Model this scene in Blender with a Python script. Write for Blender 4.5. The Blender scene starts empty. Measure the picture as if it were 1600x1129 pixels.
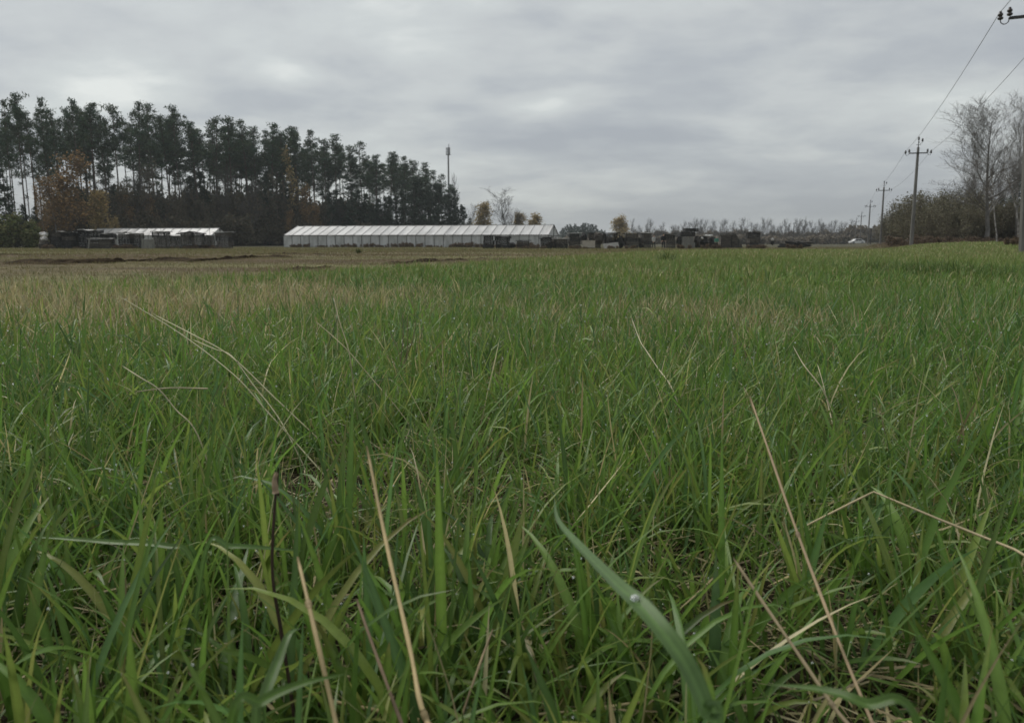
import bpy, bmesh, math, random
import numpy as np
from mathutils import Vector, Matrix

scene = bpy.context.scene
C = scene.collection
R = math.radians
PI = math.pi

# ------------------------------------------------------------------ camera
W0, H0, F0 = 1600.0, 1129.0, 1245.0
CAM_H = 0.42
HORIZON = 378.0
PITCH = math.atan((H0 / 2 - HORIZON) / F0)
cam_d = bpy.data.cameras.new('camera')
cam = bpy.data.objects.new('camera', cam_d)
C.objects.link(cam)
cam.location = (0, 0, CAM_H)
cam.rotation_euler = (PI / 2 - PITCH, 0, 0)
cam_d.sensor_width = 36.0
cam_d.lens = 36.0 * F0 / W0
cam_d.clip_start = 0.02
cam_d.clip_end = 6000
cam_d.dof.use_dof = True
cam_d.dof.focus_distance = 1.7
cam_d.dof.aperture_fstop = 13.0
scene.camera = cam

# ------------------------------------------------------------------ world: overcast sky
SUN_EL, SUN_AZ = R(52), R(-48)          # azimuth from +Y towards +X
world = bpy.data.worlds.new('World')
scene.world = world
world.use_nodes = True
nt = world.node_tree
nt.nodes.clear()


def N(tree, kind, **kw):
    n = tree.nodes.new(kind)
    for k, v in kw.items():
        if k in n.bl_rna.properties:
            setattr(n, k, v)
        else:
            n.inputs[k].default_value = v
    return n


def math_node(tree, op, a, b=None, c=None, clamp=False):
    n = tree.nodes.new('ShaderNodeMath')
    n.operation = op
    n.use_clamp = clamp
    for i, v in enumerate((a, b, c)):
        if v is None:
            continue
        if isinstance(v, (int, float)):
            n.inputs[i].default_value = v
        else:
            tree.links.new(v, n.inputs[i])
    return n.outputs[0]


def ramp(tree, fac, stops, interp='EASE'):
    n = tree.nodes.new('ShaderNodeValToRGB')
    n.color_ramp.interpolation = interp
    els = n.color_ramp.elements
    while len(els) < len(stops):
        els.new(0.5)
    for e, (p, col) in zip(els, stops):
        e.position = p
        e.color = (*col, 1)
    if fac is not None:
        tree.links.new(fac, n.inputs[0])
    return n.outputs[0]


sky = N(nt, 'ShaderNodeTexSky', sky_type='NISHITA', sun_disc=False, sun_elevation=SUN_EL, sun_rotation=SUN_AZ)
tc = N(nt, 'ShaderNodeTexCoord')
sep = N(nt, 'ShaderNodeSeparateXYZ')
nt.links.new(tc.outputs['Generated'], sep.inputs[0])
dx, dy, dz = sep.outputs
zc = math_node(nt, 'ADD', math_node(nt, 'MAXIMUM', dz, 0.0), 0.20)
cu = math_node(nt, 'DIVIDE', dx, zc)
cv = math_node(nt, 'DIVIDE', dy, zc)
comb = N(nt, 'ShaderNodeCombineXYZ')
nt.links.new(cu, comb.inputs[0])
nt.links.new(math_node(nt, 'MULTIPLY', cv, 1.15), comb.inputs[1])
comb.inputs[2].default_value = 3.7
n1 = N(nt, 'ShaderNodeTexNoise', noise_dimensions='3D', Scale=0.75, Detail=6.0, Roughness=0.48, Distortion=0.35)
n2 = N(nt, 'ShaderNodeTexNoise', noise_dimensions='3D', Scale=2.1, Detail=5.0, Roughness=0.52, Distortion=0.15)
nt.links.new(comb.outputs[0], n1.inputs['Vector'])
nt.links.new(comb.outputs[0], n2.inputs['Vector'])
nz = math_node(nt, 'ADD', math_node(nt, 'MULTIPLY', n1.outputs[0], 1.20), math_node(nt, 'MULTIPLY', n2.outputs[0], 0.80))
n3 = N(nt, 'ShaderNodeTexNoise', noise_dimensions='3D', Scale=5.5, Detail=5.0, Roughness=0.55, Distortion=0.3)
nt.links.new(comb.outputs[0], n3.inputs['Vector'])
nz = math_node(nt, 'ADD', nz, math_node(nt, 'MULTIPLY', n3.outputs[0], 0.22))
nz = math_node(nt, 'ADD', nz, -0.615)
# thinner cloud towards the hidden sun on the left
left = math_node(nt, 'MULTIPLY', math_node(nt, 'ADD', math_node(nt, 'MULTIPLY', dx, -0.07), 0.0), 1.0)
nz = math_node(nt, 'ADD', nz, left)


def thin_spot(px, py, sx, sz, amp):
    v = (H0 / 2 - py) / F0
    u = (px - W0 / 2) / F0
    d = Vector((u, math.cos(PITCH) + v * math.sin(PITCH), -math.sin(PITCH) + v * math.cos(PITCH))).normalized()
    a = math_node(nt, 'DIVIDE', math_node(nt, 'SUBTRACT', dx, d.x), sx)
    b = math_node(nt, 'DIVIDE', math_node(nt, 'SUBTRACT', dz, d.z), sz)
    r2 = math_node(nt, 'ADD', math_node(nt, 'MULTIPLY', a, a), math_node(nt, 'MULTIPLY', b, b))
    return math_node(nt, 'MULTIPLY', math_node(nt, 'EXPONENT', math_node(nt, 'MULTIPLY', r2, -1.0)), amp)


for s in ((435, 110, 0.045, 0.020, 0.30), (840, 168, 0.045, 0.020, 0.22), (690, 145, 0.05, 0.012, 0.14), (180, 145, 0.03, 0.012, 0.10),
          (640, 180, 0.06, 0.02, 0.05)):
    nz = math_node(nt, 'ADD', nz, thin_spot(*s))
cloud = ramp(nt, nz, [(0.26, (0.250, 0.264, 0.284)), (0.45, (0.297, 0.312, 0.324)), (0.58, (0.354, 0.368, 0.368)),
                      (0.69, (0.388, 0.406, 0.400)), (0.84, (0.50, 0.513, 0.492))], 'LINEAR')
sc10 = N(nt, 'ShaderNodeVectorMath', operation='SCALE')
nt.links.new(cloud, sc10.inputs[0])
sc10.inputs['Scale'].default_value = 10.0
mixs = N(nt, 'ShaderNodeMix', data_type='RGBA')
mixs.inputs['Factor'].default_value = 0.94
nt.links.new(sky.outputs[0], mixs.inputs['A'])
nt.links.new(sc10.outputs[0], mixs.inputs['B'])
bg = N(nt, 'ShaderNodeBackground')
bg.inputs['Strength'].default_value = 0.1
nt.links.new(mixs.outputs['Result'], bg.inputs['Color'])
wo = N(nt, 'ShaderNodeOutputWorld')
nt.links.new(bg.outputs[0], wo.inputs['Surface'])

# ------------------------------------------------------------------ sun (behind cloud)
sun_d = bpy.data.lights.new('sun', 'SUN')
sun_d.energy = 1.5
sun_d.angle = R(50)
sun_d.color = (1.0, 0.96, 0.9)
sun = bpy.data.objects.new('sun', sun_d)
C.objects.link(sun)
sdir = Vector((math.sin(SUN_AZ) * math.cos(SUN_EL), math.cos(SUN_AZ) * math.cos(SUN_EL), math.sin(SUN_EL)))
sun.rotation_euler = sdir.to_track_quat('Z', 'Y').to_euler()
sun.location = (-20, 30, 60)

scene.view_settings.view_transform = 'Standard'
scene.view_settings.look = 'None'
scene.view_settings.exposure = 0.70
scene.view_settings.gamma = 1.0
scene.render.engine = 'CYCLES'
DENOISE = True
scene.cycles.max_bounces = 6
scene.cycles.transparent_max_bounces = 8
scene.cycles.use_denoising = DENOISE
scene.cycles.denoiser = 'OPENIMAGEDENOISE'
scene.cycles.denoising_input_passes = 'RGB_ALBEDO_NORMAL'

# ------------------------------------------------------------------ terrain and projection
rng = np.random.default_rng(11)


def sstep(a, b, x):
    t = np.clip((np.asarray(x, float) - a) / (b - a), 0, 1)
    return t * t * (3 - 2 * t)


_perm = np.random.default_rng(5).random((256, 256))


def vnoise(x, y, s=1.0):
    x = np.asarray(x, float) * s
    y = np.asarray(y, float) * s
    xi = np.floor(x).astype(int)
    yi = np.floor(y).astype(int)
    fx = x - xi
    fy = y - yi
    fx = fx * fx * (3 - 2 * fx)
    fy = fy * fy * (3 - 2 * fy)
    g = lambda a, b: _perm[a & 255, b & 255]
    return (g(xi, yi) * (1 - fx) + g(xi + 1, yi) * fx) * (1 - fy) + (g(xi, yi + 1) * (1 - fx) + g(xi + 1, yi + 1) * fx) * fy


def gz(x, y):
    x = np.asarray(x, float)
    y = np.asarray(y, float)
    z = -0.42 * sstep(18, 95, y) * sstep(-0.1, 0.9, 1.0 - 0.25 * np.clip(x / np.maximum(y, 1.0), -1, 1))
    verge = sstep(1.0, 6.0, x - 0.403 * y - 2.0) * sstep(20, 55, y)
    z = z + verge * 0.5
    z = z + (vnoise(x, y, 0.25) - 0.5) * 0.05 * sstep(3, 14, y)
    return z


def g1(x, y):
    return float(gz(x, y))


def pray(px, py):
    u = (px - W0 / 2) / F0
    v = (H0 / 2 - py) / F0
    return Vector((u, math.cos(PITCH) + v * math.sin(PITCH), -math.sin(PITCH) + v * math.cos(PITCH)))


def at(px, py, Y):
    d = pray(px, py)
    return Vector((0, 0, CAM_H)) + d * (Y / d.y)


def gx(px, Y):                    # ground point under an image column at distance Y
    p = at(px, HORIZON, Y)
    return Vector((p.x, Y, g1(p.x, Y)))


def ground_hit(px, py):
    d = pray(px, py)
    t = 0.3
    while t < 400:
        p = Vector((0, 0, CAM_H)) + d * t
        if p.z < g1(p.x, p.y):
            return p
        t *= 1.01
    return p


# ------------------------------------------------------------------ object helpers
def tag(o, label=None, cat=None, group=None, kind=None):
    if label:
        o['label'] = label
    if cat:
        o['category'] = cat
    if group:
        o['group'] = group
    if kind:
        o['kind'] = kind
    return o


def thing(name, label, cat, loc=(0, 0, 0), rz=0.0, group=None):
    o = bpy.data.objects.new(name, None)
    o.empty_display_size = 0.3
    C.objects.link(o)
    o.location = loc
    o.rotation_euler = (0, 0, rz)
    return tag(o, label, cat, group)


def dup(root, loc, rz=0.0, scale=(1, 1, 1), label=None, group=None):
    r = root.copy()
    C.objects.link(r)
    r.location = loc
    r.rotation_euler = (0, 0, rz)
    r.scale = scale
    if label:
        r['label'] = label
    if group:
        r['group'] = group
    for ch in list(root.children):
        c = ch.copy()
        C.objects.link(c)
        c.parent = r
        for g in ch.children:
            d = g.copy()
            C.objects.link(d)
            d.parent = c
    return r


class MB:
    def __init__(self):
        self.v = []
        self.f = []
        self.m = []
        self.t = []
        self.n = 0

    def add(self, verts, faces, mat=0, tint=None):
        verts = np.asarray(verts, float).reshape(-1, 3)
        self.v.append(verts)
        o = self.n
        for f in faces:
            self.f.append([i + o for i in f])
            self.m.append(mat)
        self.n += len(verts)
        if tint is None:
            tint = (0.5, 0.5, 0.5)
        t = np.asarray(tint, float)
        if t.ndim == 1:
            t = np.tile(t, (len(verts), 1))
        self.t.append(t)
        return self

    def box(self, c, s, rz=0.0, mat=0, rx=0.0, ry=0.0, tint=None):
        x, y, z = (k / 2 for k in s)
        P = [Vector(p) for p in ((-x, -y, -z), (x, -y, -z), (x, y, -z), (-x, y, -z), (-x, -y, z), (x, -y, z), (x, y, z), (-x, y, z))]
        M = Matrix.Translation(c) @ Matrix.Rotation(rz, 4, 'Z') @ Matrix.Rotation(ry, 4, 'Y') @ Matrix.Rotation(rx, 4, 'X')
        self.add([M @ p for p in P], [(0, 3, 2, 1), (4, 5, 6, 7), (0, 1, 5, 4), (1, 2, 6, 5), (2, 3, 7, 6), (3, 0, 4, 7)], mat, tint)
        return self

    def tube(self, pts, rad, sides=6, mat=0, tint=None, cap=True):
        P = np.asarray(pts, float)
        n = len(P)
        rad = np.broadcast_to(np.asarray(rad, float), (n,))
        T = np.gradient(P, axis=0)
        T /= np.linalg.norm(T, axis=1)[:, None] + 1e-12
        up = np.array([0.0, 0.0, 1.0]) if abs(T[:, 2]).mean() < 0.9 else np.array([1.0, 0.0, 0.0])
        A = np.cross(T, up)
        A /= np.linalg.norm(A, axis=1)[:, None] + 1e-12
        B = np.cross(T, A)
        th = np.arange(sides) * 2 * PI / sides
        ring = P[:, None, :] + rad[:, None, None] * (np.cos(th)[None, :, None] * A[:, None, :] + np.sin(th)[None, :, None] * B[:, None, :])
        V = ring.reshape(-1, 3)
        F = []
        for i in range(n - 1):
            for k in range(sides):
                k2 = (k + 1) % sides
                F.append((i * sides + k, i * sides + k2, (i + 1) * sides + k2, (i + 1) * sides + k))
        if cap:
            F.append(tuple(range(sides)))
            F.append(tuple((n - 1) * sides + k for k in reversed(range(sides))))
        self.add(V, F, mat, tint)
        return self

    def lathe(self, prof, c=(0, 0, 0), sides=10, mat=0, M=None):
        V = []
        F = []
        for r, z in prof:
            for k in range(sides):
                a = 2 * PI * k / sides
                p = Vector((r * math.cos(a), r * math.sin(a), z))
                V.append((M @ p if M else p) + Vector(c))
        n = len(prof)
        for i in range(n - 1):
            for k in range(sides):
                k2 = (k + 1) % sides
                F.append((i * sides + k, i * sides + k2, (i + 1) * sides + k2, (i + 1) * sides + k))
        F.append(tuple(reversed(range(sides))))
        F.append(tuple((n - 1) * sides + k for k in range(sides)))
        self.add(V, F, mat)
        return self

    def mesh(self, name, mats, smooth=False, tint=False):
        me = bpy.data.meshes.new(name)
        V = np.concatenate(self.v) if self.v else np.zeros((0, 3))
        me.from_pydata(V.tolist(), [], self.f)
        for m in (mats if isinstance(mats, (list, tuple)) else [mats]):
            me.materials.append(m)
        me.polygons.foreach_set('material_index', np.array(self.m, dtype=np.int32))
        if smooth:
            me.polygons.foreach_set('use_smooth', np.ones(len(self.f), dtype=bool))
        if tint:
            put_tint(me, np.concatenate(self.t))
        me.update()
        return me

    def build(self, name, mats, parent=None, smooth=False, tint=False):
        o = bpy.data.objects.new(name, self.mesh(name, mats, smooth, tint))
        C.objects.link(o)
        if parent:
            o.parent = parent
        return o


def put_tint(me, T):
    a = me.attributes.new('tint', 'FLOAT_COLOR', 'POINT')
    T4 = np.ones((len(T), 4), dtype=np.float32)
    T4[:, :3] = T
    a.data.foreach_set('color', T4.ravel())


def np_mesh(name, V, L, starts, mat, tint=None, smooth=True):
    """big mesh from arrays: V (n,3), flat loop indices L, loop starts"""
    me = bpy.data.meshes.new(name)
    me.vertices.add(len(V))
    me.vertices.foreach_set('co', np.asarray(V, np.float32).ravel())
    me.loops.add(len(L))
    me.loops.foreach_set('vertex_index', np.asarray(L, np.int32))
    me.polygons.add(len(starts))
    me.polygons.foreach_set('loop_start', np.asarray(starts, np.int32))
    if smooth:
        me.polygons.foreach_set('use_smooth', np.ones(len(starts), dtype=bool))
    me.materials.append(mat)
    if tint is not None:
        put_tint(me, tint)
    me.update(calc_edges=True)
    return me


def link(name, me, parent=None):
    o = bpy.data.objects.new(name, me)
    C.objects.link(o)
    if parent:
        o.parent = parent
    return o


# ------------------------------------------------------------------ materials
def mat_base(name):
    m = bpy.data.materials.new(name)
    m.use_nodes = True
    t = m.node_tree
    b = t.nodes['Principled BSDF']
    return m, t, b


def noisy(name, col, col2, scale=6.0, rough=0.8, bump=0.0, spec=0.3, detail=5.0, stretch=None, metal=0.0, sharp=(0.35, 0.65)):
    m, t, b = mat_base(name)
    tcn = N(t, 'ShaderNodeTexCoord')
    src = tcn.outputs['Object']
    if stretch:
        mp = N(t, 'ShaderNodeMapping')
        mp.inputs['Scale'].default_value = stretch
        t.links.new(src, mp.inputs[0])
        src = mp.outputs[0]
    nn = N(t, 'ShaderNodeTexNoise', Scale=scale, Detail=detail, Roughness=0.6)
    t.links.new(src, nn.inputs['Vector'])
    c = ramp(t, nn.outputs[0], [(sharp[0], col), (sharp[1], col2)], 'LINEAR')
    t.links.new(c, b.inputs['Base Color'])
    b.inputs['Roughness'].default_value = rough
    b.inputs['Specular IOR Level'].default_value = spec
    b.inputs['Metallic'].default_value = metal
    if bump:
        bp = N(t, 'ShaderNodeBump', Strength=bump, Distance=0.02)
        t.links.new(nn.outputs[0], bp.inputs['Height'])
        t.links.new(bp.outputs[0], b.inputs['Normal'])
    return m


def leafy(name, rough=0.5, spec=0.4, trans=0.25, gain=1.0, mottled=0.0):
    """foliage / blades: colour of each leaf from the 'tint' attribute, some light passes through"""
    m, t, b = mat_base(name)
    a = N(t, 'ShaderNodeAttribute', attribute_name='tint')
    col = a.outputs['Color']
    if mottled:
        tcn = N(t, 'ShaderNodeTexCoord')
        nn = N(t, 'ShaderNodeTexNoise', Scale=140.0, Detail=4.0, Roughness=0.65)
        t.links.new(tcn.outputs['Object'], nn.inputs['Vector'])
        k = math_node(t, 'ADD', math_node(t, 'MULTIPLY', nn.outputs[0], 2 * mottled), 1.0 - mottled)
        sc = N(t, 'ShaderNodeVectorMath', operation='SCALE')
        t.links.new(col, sc.inputs[0])
        t.links.new(k, sc.inputs['Scale'])
        col = sc.outputs[0]
    t.links.new(col, b.inputs['Base Color'])
    b.inputs['Roughness'].default_value = rough
    b.inputs['Specular IOR Level'].default_value = spec
    if trans:
        tr = N(t, 'ShaderNodeBsdfTranslucent')
        t.links.new(col, tr.inputs['Color'])
        mx = N(t, 'ShaderNodeMixShader')
        mx.inputs[0].default_value = trans
        t.links.new(b.outputs[0], mx.inputs[1])
        t.links.new(tr.outputs[0], mx.inputs[2])
        t.links.new(mx.outputs[0], t.nodes['Material Output'].inputs['Surface'])
    return m


M = {}
M['blade'] = leafy('grass_blade', rough=0.32, spec=0.36, trans=0.45, mottled=0.22)
M['far_blade'] = leafy('far_grass_blade', rough=0.6, spec=0.25, trans=0.30)
M['straw'] = leafy('straw', rough=0.6, spec=0.3, trans=0.12, mottled=0.25)
M['needles'] = leafy('pine_needles', rough=0.75, spec=0.1, trans=0.1)
M['leaves'] = leafy('autumn_leaves', rough=0.7, spec=0.15, trans=0.3)
M['pine_bark'] = noisy('pine_bark', (0.055, 0.042, 0.034), (0.11, 0.085, 0.065), 4.0, 0.9, stretch=(1, 1, 0.3))
M['bark'] = noisy('grey_bark', (0.06, 0.055, 0.048), (0.115, 0.107, 0.095), 5.0, 0.9, stretch=(1, 1, 0.25))
M['brown_twig'] = noisy('brown_twig', (0.085, 0.07, 0.054), (0.15, 0.125, 0.098), 3.0, 0.9)
M['birch_bark'] = noisy('birch_bark', (0.12, 0.11, 0.10), (0.38, 0.37, 0.34), 3.5, 0.8, stretch=(1, 1, 0.6))
M['pale_bark'] = noisy('pale_grey_bark', (0.15, 0.145, 0.135), (0.27, 0.26, 0.245), 5.0, 0.9, stretch=(1, 1, 0.25))
M['concrete'] = noisy('pole_concrete', (0.12, 0.115, 0.108), (0.19, 0.185, 0.172), 3.0, 0.9, bump=0.2, stretch=(1, 1, 0.2))
M['dark_steel'] = noisy('dark_steel', (0.03, 0.03, 0.032), (0.07, 0.065, 0.06), 9.0, 0.6, spec=0.4)
M['insulator'] = noisy('brown_glazed_insulator', (0.025, 0.02, 0.018), (0.045, 0.035, 0.03), 9.0, 0.25, spec=0.5)
M['wire'] = noisy('aluminium_wire', (0.12, 0.12, 0.12), (0.2, 0.2, 0.2), 9.0, 0.5, metal=0.4)
M['wood_dark'] = noisy('weathered_dark_wood', (0.010, 0.0098, 0.0094), (0.045, 0.043, 0.040), 3.0, 0.9, stretch=(0.4, 0.4, 3.0))
M['wood_brown'] = noisy('weathered_brown_wood', (0.03, 0.027, 0.023), (0.11, 0.098, 0.084), 3.0, 0.9, stretch=(0.4, 0.4, 3.0))
M['wood_grey'] = noisy('weathered_grey_board', (0.14, 0.14, 0.13), (0.24, 0.235, 0.215), 3.0, 0.9, stretch=(3, 3, 0.4))
M['rib'] = noisy('weathered_rib', (0.20, 0.20, 0.195), (0.30, 0.30, 0.29), 3.0, 0.8)
M['board_cream'] = noisy('cream_board', (0.34, 0.31, 0.26), (0.46, 0.42, 0.36), 1.5, 0.8)
M['sheet_pale'] = noisy('pale_sheet', (0.36, 0.35, 0.33), (0.55, 0.54, 0.52), 1.2, 0.6)
M['film'] = noisy('greenhouse_film', (0.31, 0.306, 0.29), (0.54, 0.537, 0.52), 0.55, 0.35, spec=0.5, detail=8.0, stretch=(1.6, 0.35, 0.35), sharp=(0.25, 0.6))
M['film_wall'] = noisy('greenhouse_wall_film', (0.32, 0.325, 0.30), (0.60, 0.605, 0.585), 0.8, 0.4, spec=0.5, detail=8.0, stretch=(1.3, 1, 0.5), sharp=(0.28, 0.62))
M['soil'] = noisy('dark_soil', (0.022, 0.016, 0.010), (0.062, 0.046, 0.029), 5.0, 0.98, bump=0.8, spec=0.03)
M['car_paint'] = noisy('white_car_paint', (0.62, 0.62, 0.6), (0.7, 0.7, 0.68), 1.0, 0.3, spec=0.5)
M['car_glass'] = noisy('dark_car_glass', (0.01, 0.011, 0.012), (0.02, 0.02, 0.022), 2.0, 0.08, spec=0.6)
M['rubber'] = noisy('black_rubber', (0.012, 0.012, 0.012), (0.025, 0.025, 0.025), 9.0, 0.8)
M['galv'] = noisy('galvanised_mast', (0.26, 0.27, 0.28), (0.36, 0.37, 0.38), 3.0, 0.5)
M['skin'] = noisy('skin', (0.42, 0.27, 0.2), (0.5, 0.33, 0.25), 9.0, 0.6)
M['hair'] = noisy('dark_hair', (0.02, 0.016, 0.012), (0.035, 0.028, 0.02), 20.0, 0.7)
M['cloth_grey'] = noisy('light_grey_cloth', (0.34, 0.34, 0.34), (0.44, 0.44, 0.43), 6.0, 0.9)
M['cloth_black'] = noisy('black_cloth', (0.012, 0.012, 0.015), (0.03, 0.03, 0.034), 6.0, 0.9)
M['cloth_teal'] = noisy('green_cloth', (0.05, 0.19, 0.14), (0.09, 0.25, 0.19), 6.0, 0.9)
M['cloth_dark'] = noisy('dark_trouser_cloth', (0.02, 0.022, 0.02), (0.04, 0.042, 0.036), 6.0, 0.9)
md, td, bd = mat_base('water_drop')
nd = N(td, 'ShaderNodeTexNoise', Scale=30.0)
td.links.new(ramp(td, nd.outputs[0], [(0.3, (0.93, 0.96, 0.95)), (0.7, (1, 1, 1))]), bd.inputs['Base Color'])
bd.inputs['Roughness'].default_value = 0.02
bd.inputs['IOR'].default_value = 1.33
bd.inputs['Transmission Weight'].default_value = 0.75
M['drop'] = md

# ground material: colour zones from the terrain, broken up by noise
mg, tg, bgp = mat_base('field_ground')
ag = N(tg, 'ShaderNodeAttribute', attribute_name='tint')
tcg = N(tg, 'ShaderNodeTexCoord')
ng1 = N(tg, 'ShaderNodeTexNoise', Scale=1.6, Detail=8.0, Roughness=0.7)
ng2 = N(tg, 'ShaderNodeTexNoise', Scale=26.0, Detail=6.0, Roughness=0.75)
mpg = N(tg, 'ShaderNodeMapping')
mpg.inputs['Scale'].default_value = (0.35, 0.9, 1)
tg.links.new(tcg.outputs['Object'], mpg.inputs[0])
tg.links.new(mpg.outputs[0], ng1.inputs['Vector'])
tg.links.new(tcg.outputs['Object'], ng2.inputs['Vector'])
kk = math_node(tg, 'MULTIPLY', math_node(tg, 'ADD', math_node(tg, 'MULTIPLY', ng1.outputs[0], 2.2), -0.1),
               math_node(tg, 'ADD', math_node(tg, 'MULTIPLY', ng2.outputs[0], 1.4), 0.3))
scg = N(tg, 'ShaderNodeVectorMath', operation='SCALE')
tg.links.new(ag.outputs['Color'], scg.inputs[0])
tg.links.new(kk, scg.inputs['Scale'])
tg.links.new(scg.outputs[0], bgp.inputs['Base Color'])
bgp.inputs['Roughness'].default_value = 0.95
bgp.inputs['Specular IOR Level'].default_value = 0.1
bpg = N(tg, 'ShaderNodeBump', Strength=0.7, Distance=0.02)
tg.links.new(ng2.outputs[0], bpg.inputs['Height'])
tg.links.new(bpg.outputs[0], bgp.inputs['Normal'])
M['ground'] = mg

# ------------------------------------------------------------------ zones of the field
_EDGE_A = [(p - 800) / F0 for p in (-300, 0, 200, 400, 600, 780, 900, 1000, 1150, 1400, 2000)]
_EDGE_Y = [5.6, 6.4, 7.0, 8.2, 10.5, 15, 22, 34, 72, 78, 60]


def edge_y(x, y):
    a = np.asarray(x) / np.maximum(y, 0.3)
    return np.interp(a, _EDGE_A, _EDGE_Y) * (0.9 + 0.25 * vnoise(x, y, 0.8))


def blob(x, y, cx, cy, rx, ry):
    return np.exp(-(((x - cx) / rx) ** 2 + ((y - cy) / ry) ** 2))


def dryness(x, y):
    d = 1.35 * blob(x, y, -3.3, 4.9, 1.9, 1.7) + 0.45 * blob(x, y, -1.5, 5.6, 1.3, 1.3)
    d = d + 0.38 * blob(x, y, 0.6, 3.6, 1.1, 0.9) + 0.5 * blob(x, y, -0.4, 4.0, 1.2, 0.9)
    d = d + 0.35 * blob(x, y, 1.5, 9, 1.5, 3) + 0.15 * blob(x, y, 2.2, 3.6, 0.4, 0.4)
    d = d + 0.30 * blob(x, y, 4.8, 6.2, 1.2, 0.8)
    d = d + 0.25 * sstep(10, 30, y) + 0.13 * sstep(2.2, 6.0, y) * sstep(4.5, -1.0, x) + 0.07 * sstep(1.5, 4.0, y)
    nn = 0.6 * vnoise(x, y, 1.1) + 0.4 * vnoise(x + 17, y + 5, 3.2)
    return np.clip(d * (0.05 + 2.6 * np.clip(nn - 0.12, 0, 1) ** 1.3), 0, 1)


def lush(x, y):
    return np.clip(blob(x, y, 5.0, 9.8, 0.55, 1.8) + 0.0 * x, 0, 1)


# ------------------------------------------------------------------ ground sheet
def build_ground():
    na, nr = 420, 460
    # dense fan in front, coarse behind
    th_f = np.linspace(-R(50), R(50), 340)
    th_b = np.linspace(R(50), R(310), na - 340 + 2)[1:-1]
    th = np.concatenate([th_f, th_b])
    r = 0.15 * (1500 / 0.15) ** (np.linspace(0, 1, nr))
    RR, TT = np.meshgrid(r, th, indexing='ij')
    X = RR * np.sin(TT)
    Y = RR * np.cos(TT)
    Z = gz(X, np.maximum(Y, 0.0))
    Z = Z + (vnoise(X, Y, 9.0) - 0.5) * 0.012 + (vnoise(X, Y, 2.3) - 0.5) * 0.03 * sstep(6, 12, Y) * sstep(120, 60, Y)
    V = np.stack([X, Y, Z], -1).reshape(-1, 3)
    V = np.vstack([[[0, 0, 0]], V])
    i = np.arange(nr - 1)[:, None] * na + 1
    k = np.arange(na)[None, :]
    k2 = (k + 1) % na
    q = np.stack([i + k, i + na + k, i + na + k2, i + k2], -1).reshape(-1, 4)[:, ::-1]
    t = np.stack([np.zeros(na, int), 1 + np.arange(na), 1 + (np.arange(na) + 1) % na], -1)[:, ::-1]
    L = np.concatenate([q.ravel(), t.ravel()])
    starts = np.concatenate([np.arange(len(q)) * 4, len(q) * 4 + np.arange(len(t)) * 3])
    x, y = V[:, 0], V[:, 1]
    ye = edge_y(x, np.maximum(y, 0.3))
    tall = sstep(1.06, 0.94, y / ye)
    soil = np.array([0.042, 0.034, 0.020])
    green = np.array([0.105, 0.135, 0.045])
    olive = np.array([0.20, 0.195, 0.095])
    brown = np.array([0.150, 0.112, 0.072])
    floor = np.array([0.055, 0.046, 0.032])
    near = sstep(4, 14, y)[:, None]
    T = tall[:, None] * (soil * (1 - near) + green * near)
    mixb = np.clip((vnoise(x, y * 2.2, 0.22) * 1.3 - 0.25), 0, 1)[:, None]
    mixb = np.clip(mixb + 0.6 * (np.exp(-((y - 21) / 9.0) ** 2) * sstep(1, -5, x) * vnoise(x * 0.8, y * 3.0, 0.5))[:, None], 0, 1)
    low = olive * (1 - mixb) + brown * 0.85 * mixb
    low = low * (1 - 0.25 * vnoise(x, y, 0.7)[:, None])
    T = T + (1 - tall[:, None]) * low
    vg = (sstep(1.0, 5.0, x - 0.403 * y - 2.0) * sstep(40, 60, y))[:, None]
    T = T * (1 - vg) + vg * np.array([0.12, 0.088, 0.062])
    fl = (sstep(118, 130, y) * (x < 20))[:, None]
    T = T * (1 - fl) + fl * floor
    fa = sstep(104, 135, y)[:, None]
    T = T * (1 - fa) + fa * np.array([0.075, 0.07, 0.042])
    o = link('field', np_mesh('field', V, L, starts, M['ground'], T))
    tag(o, kind='structure')


build_ground()


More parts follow.
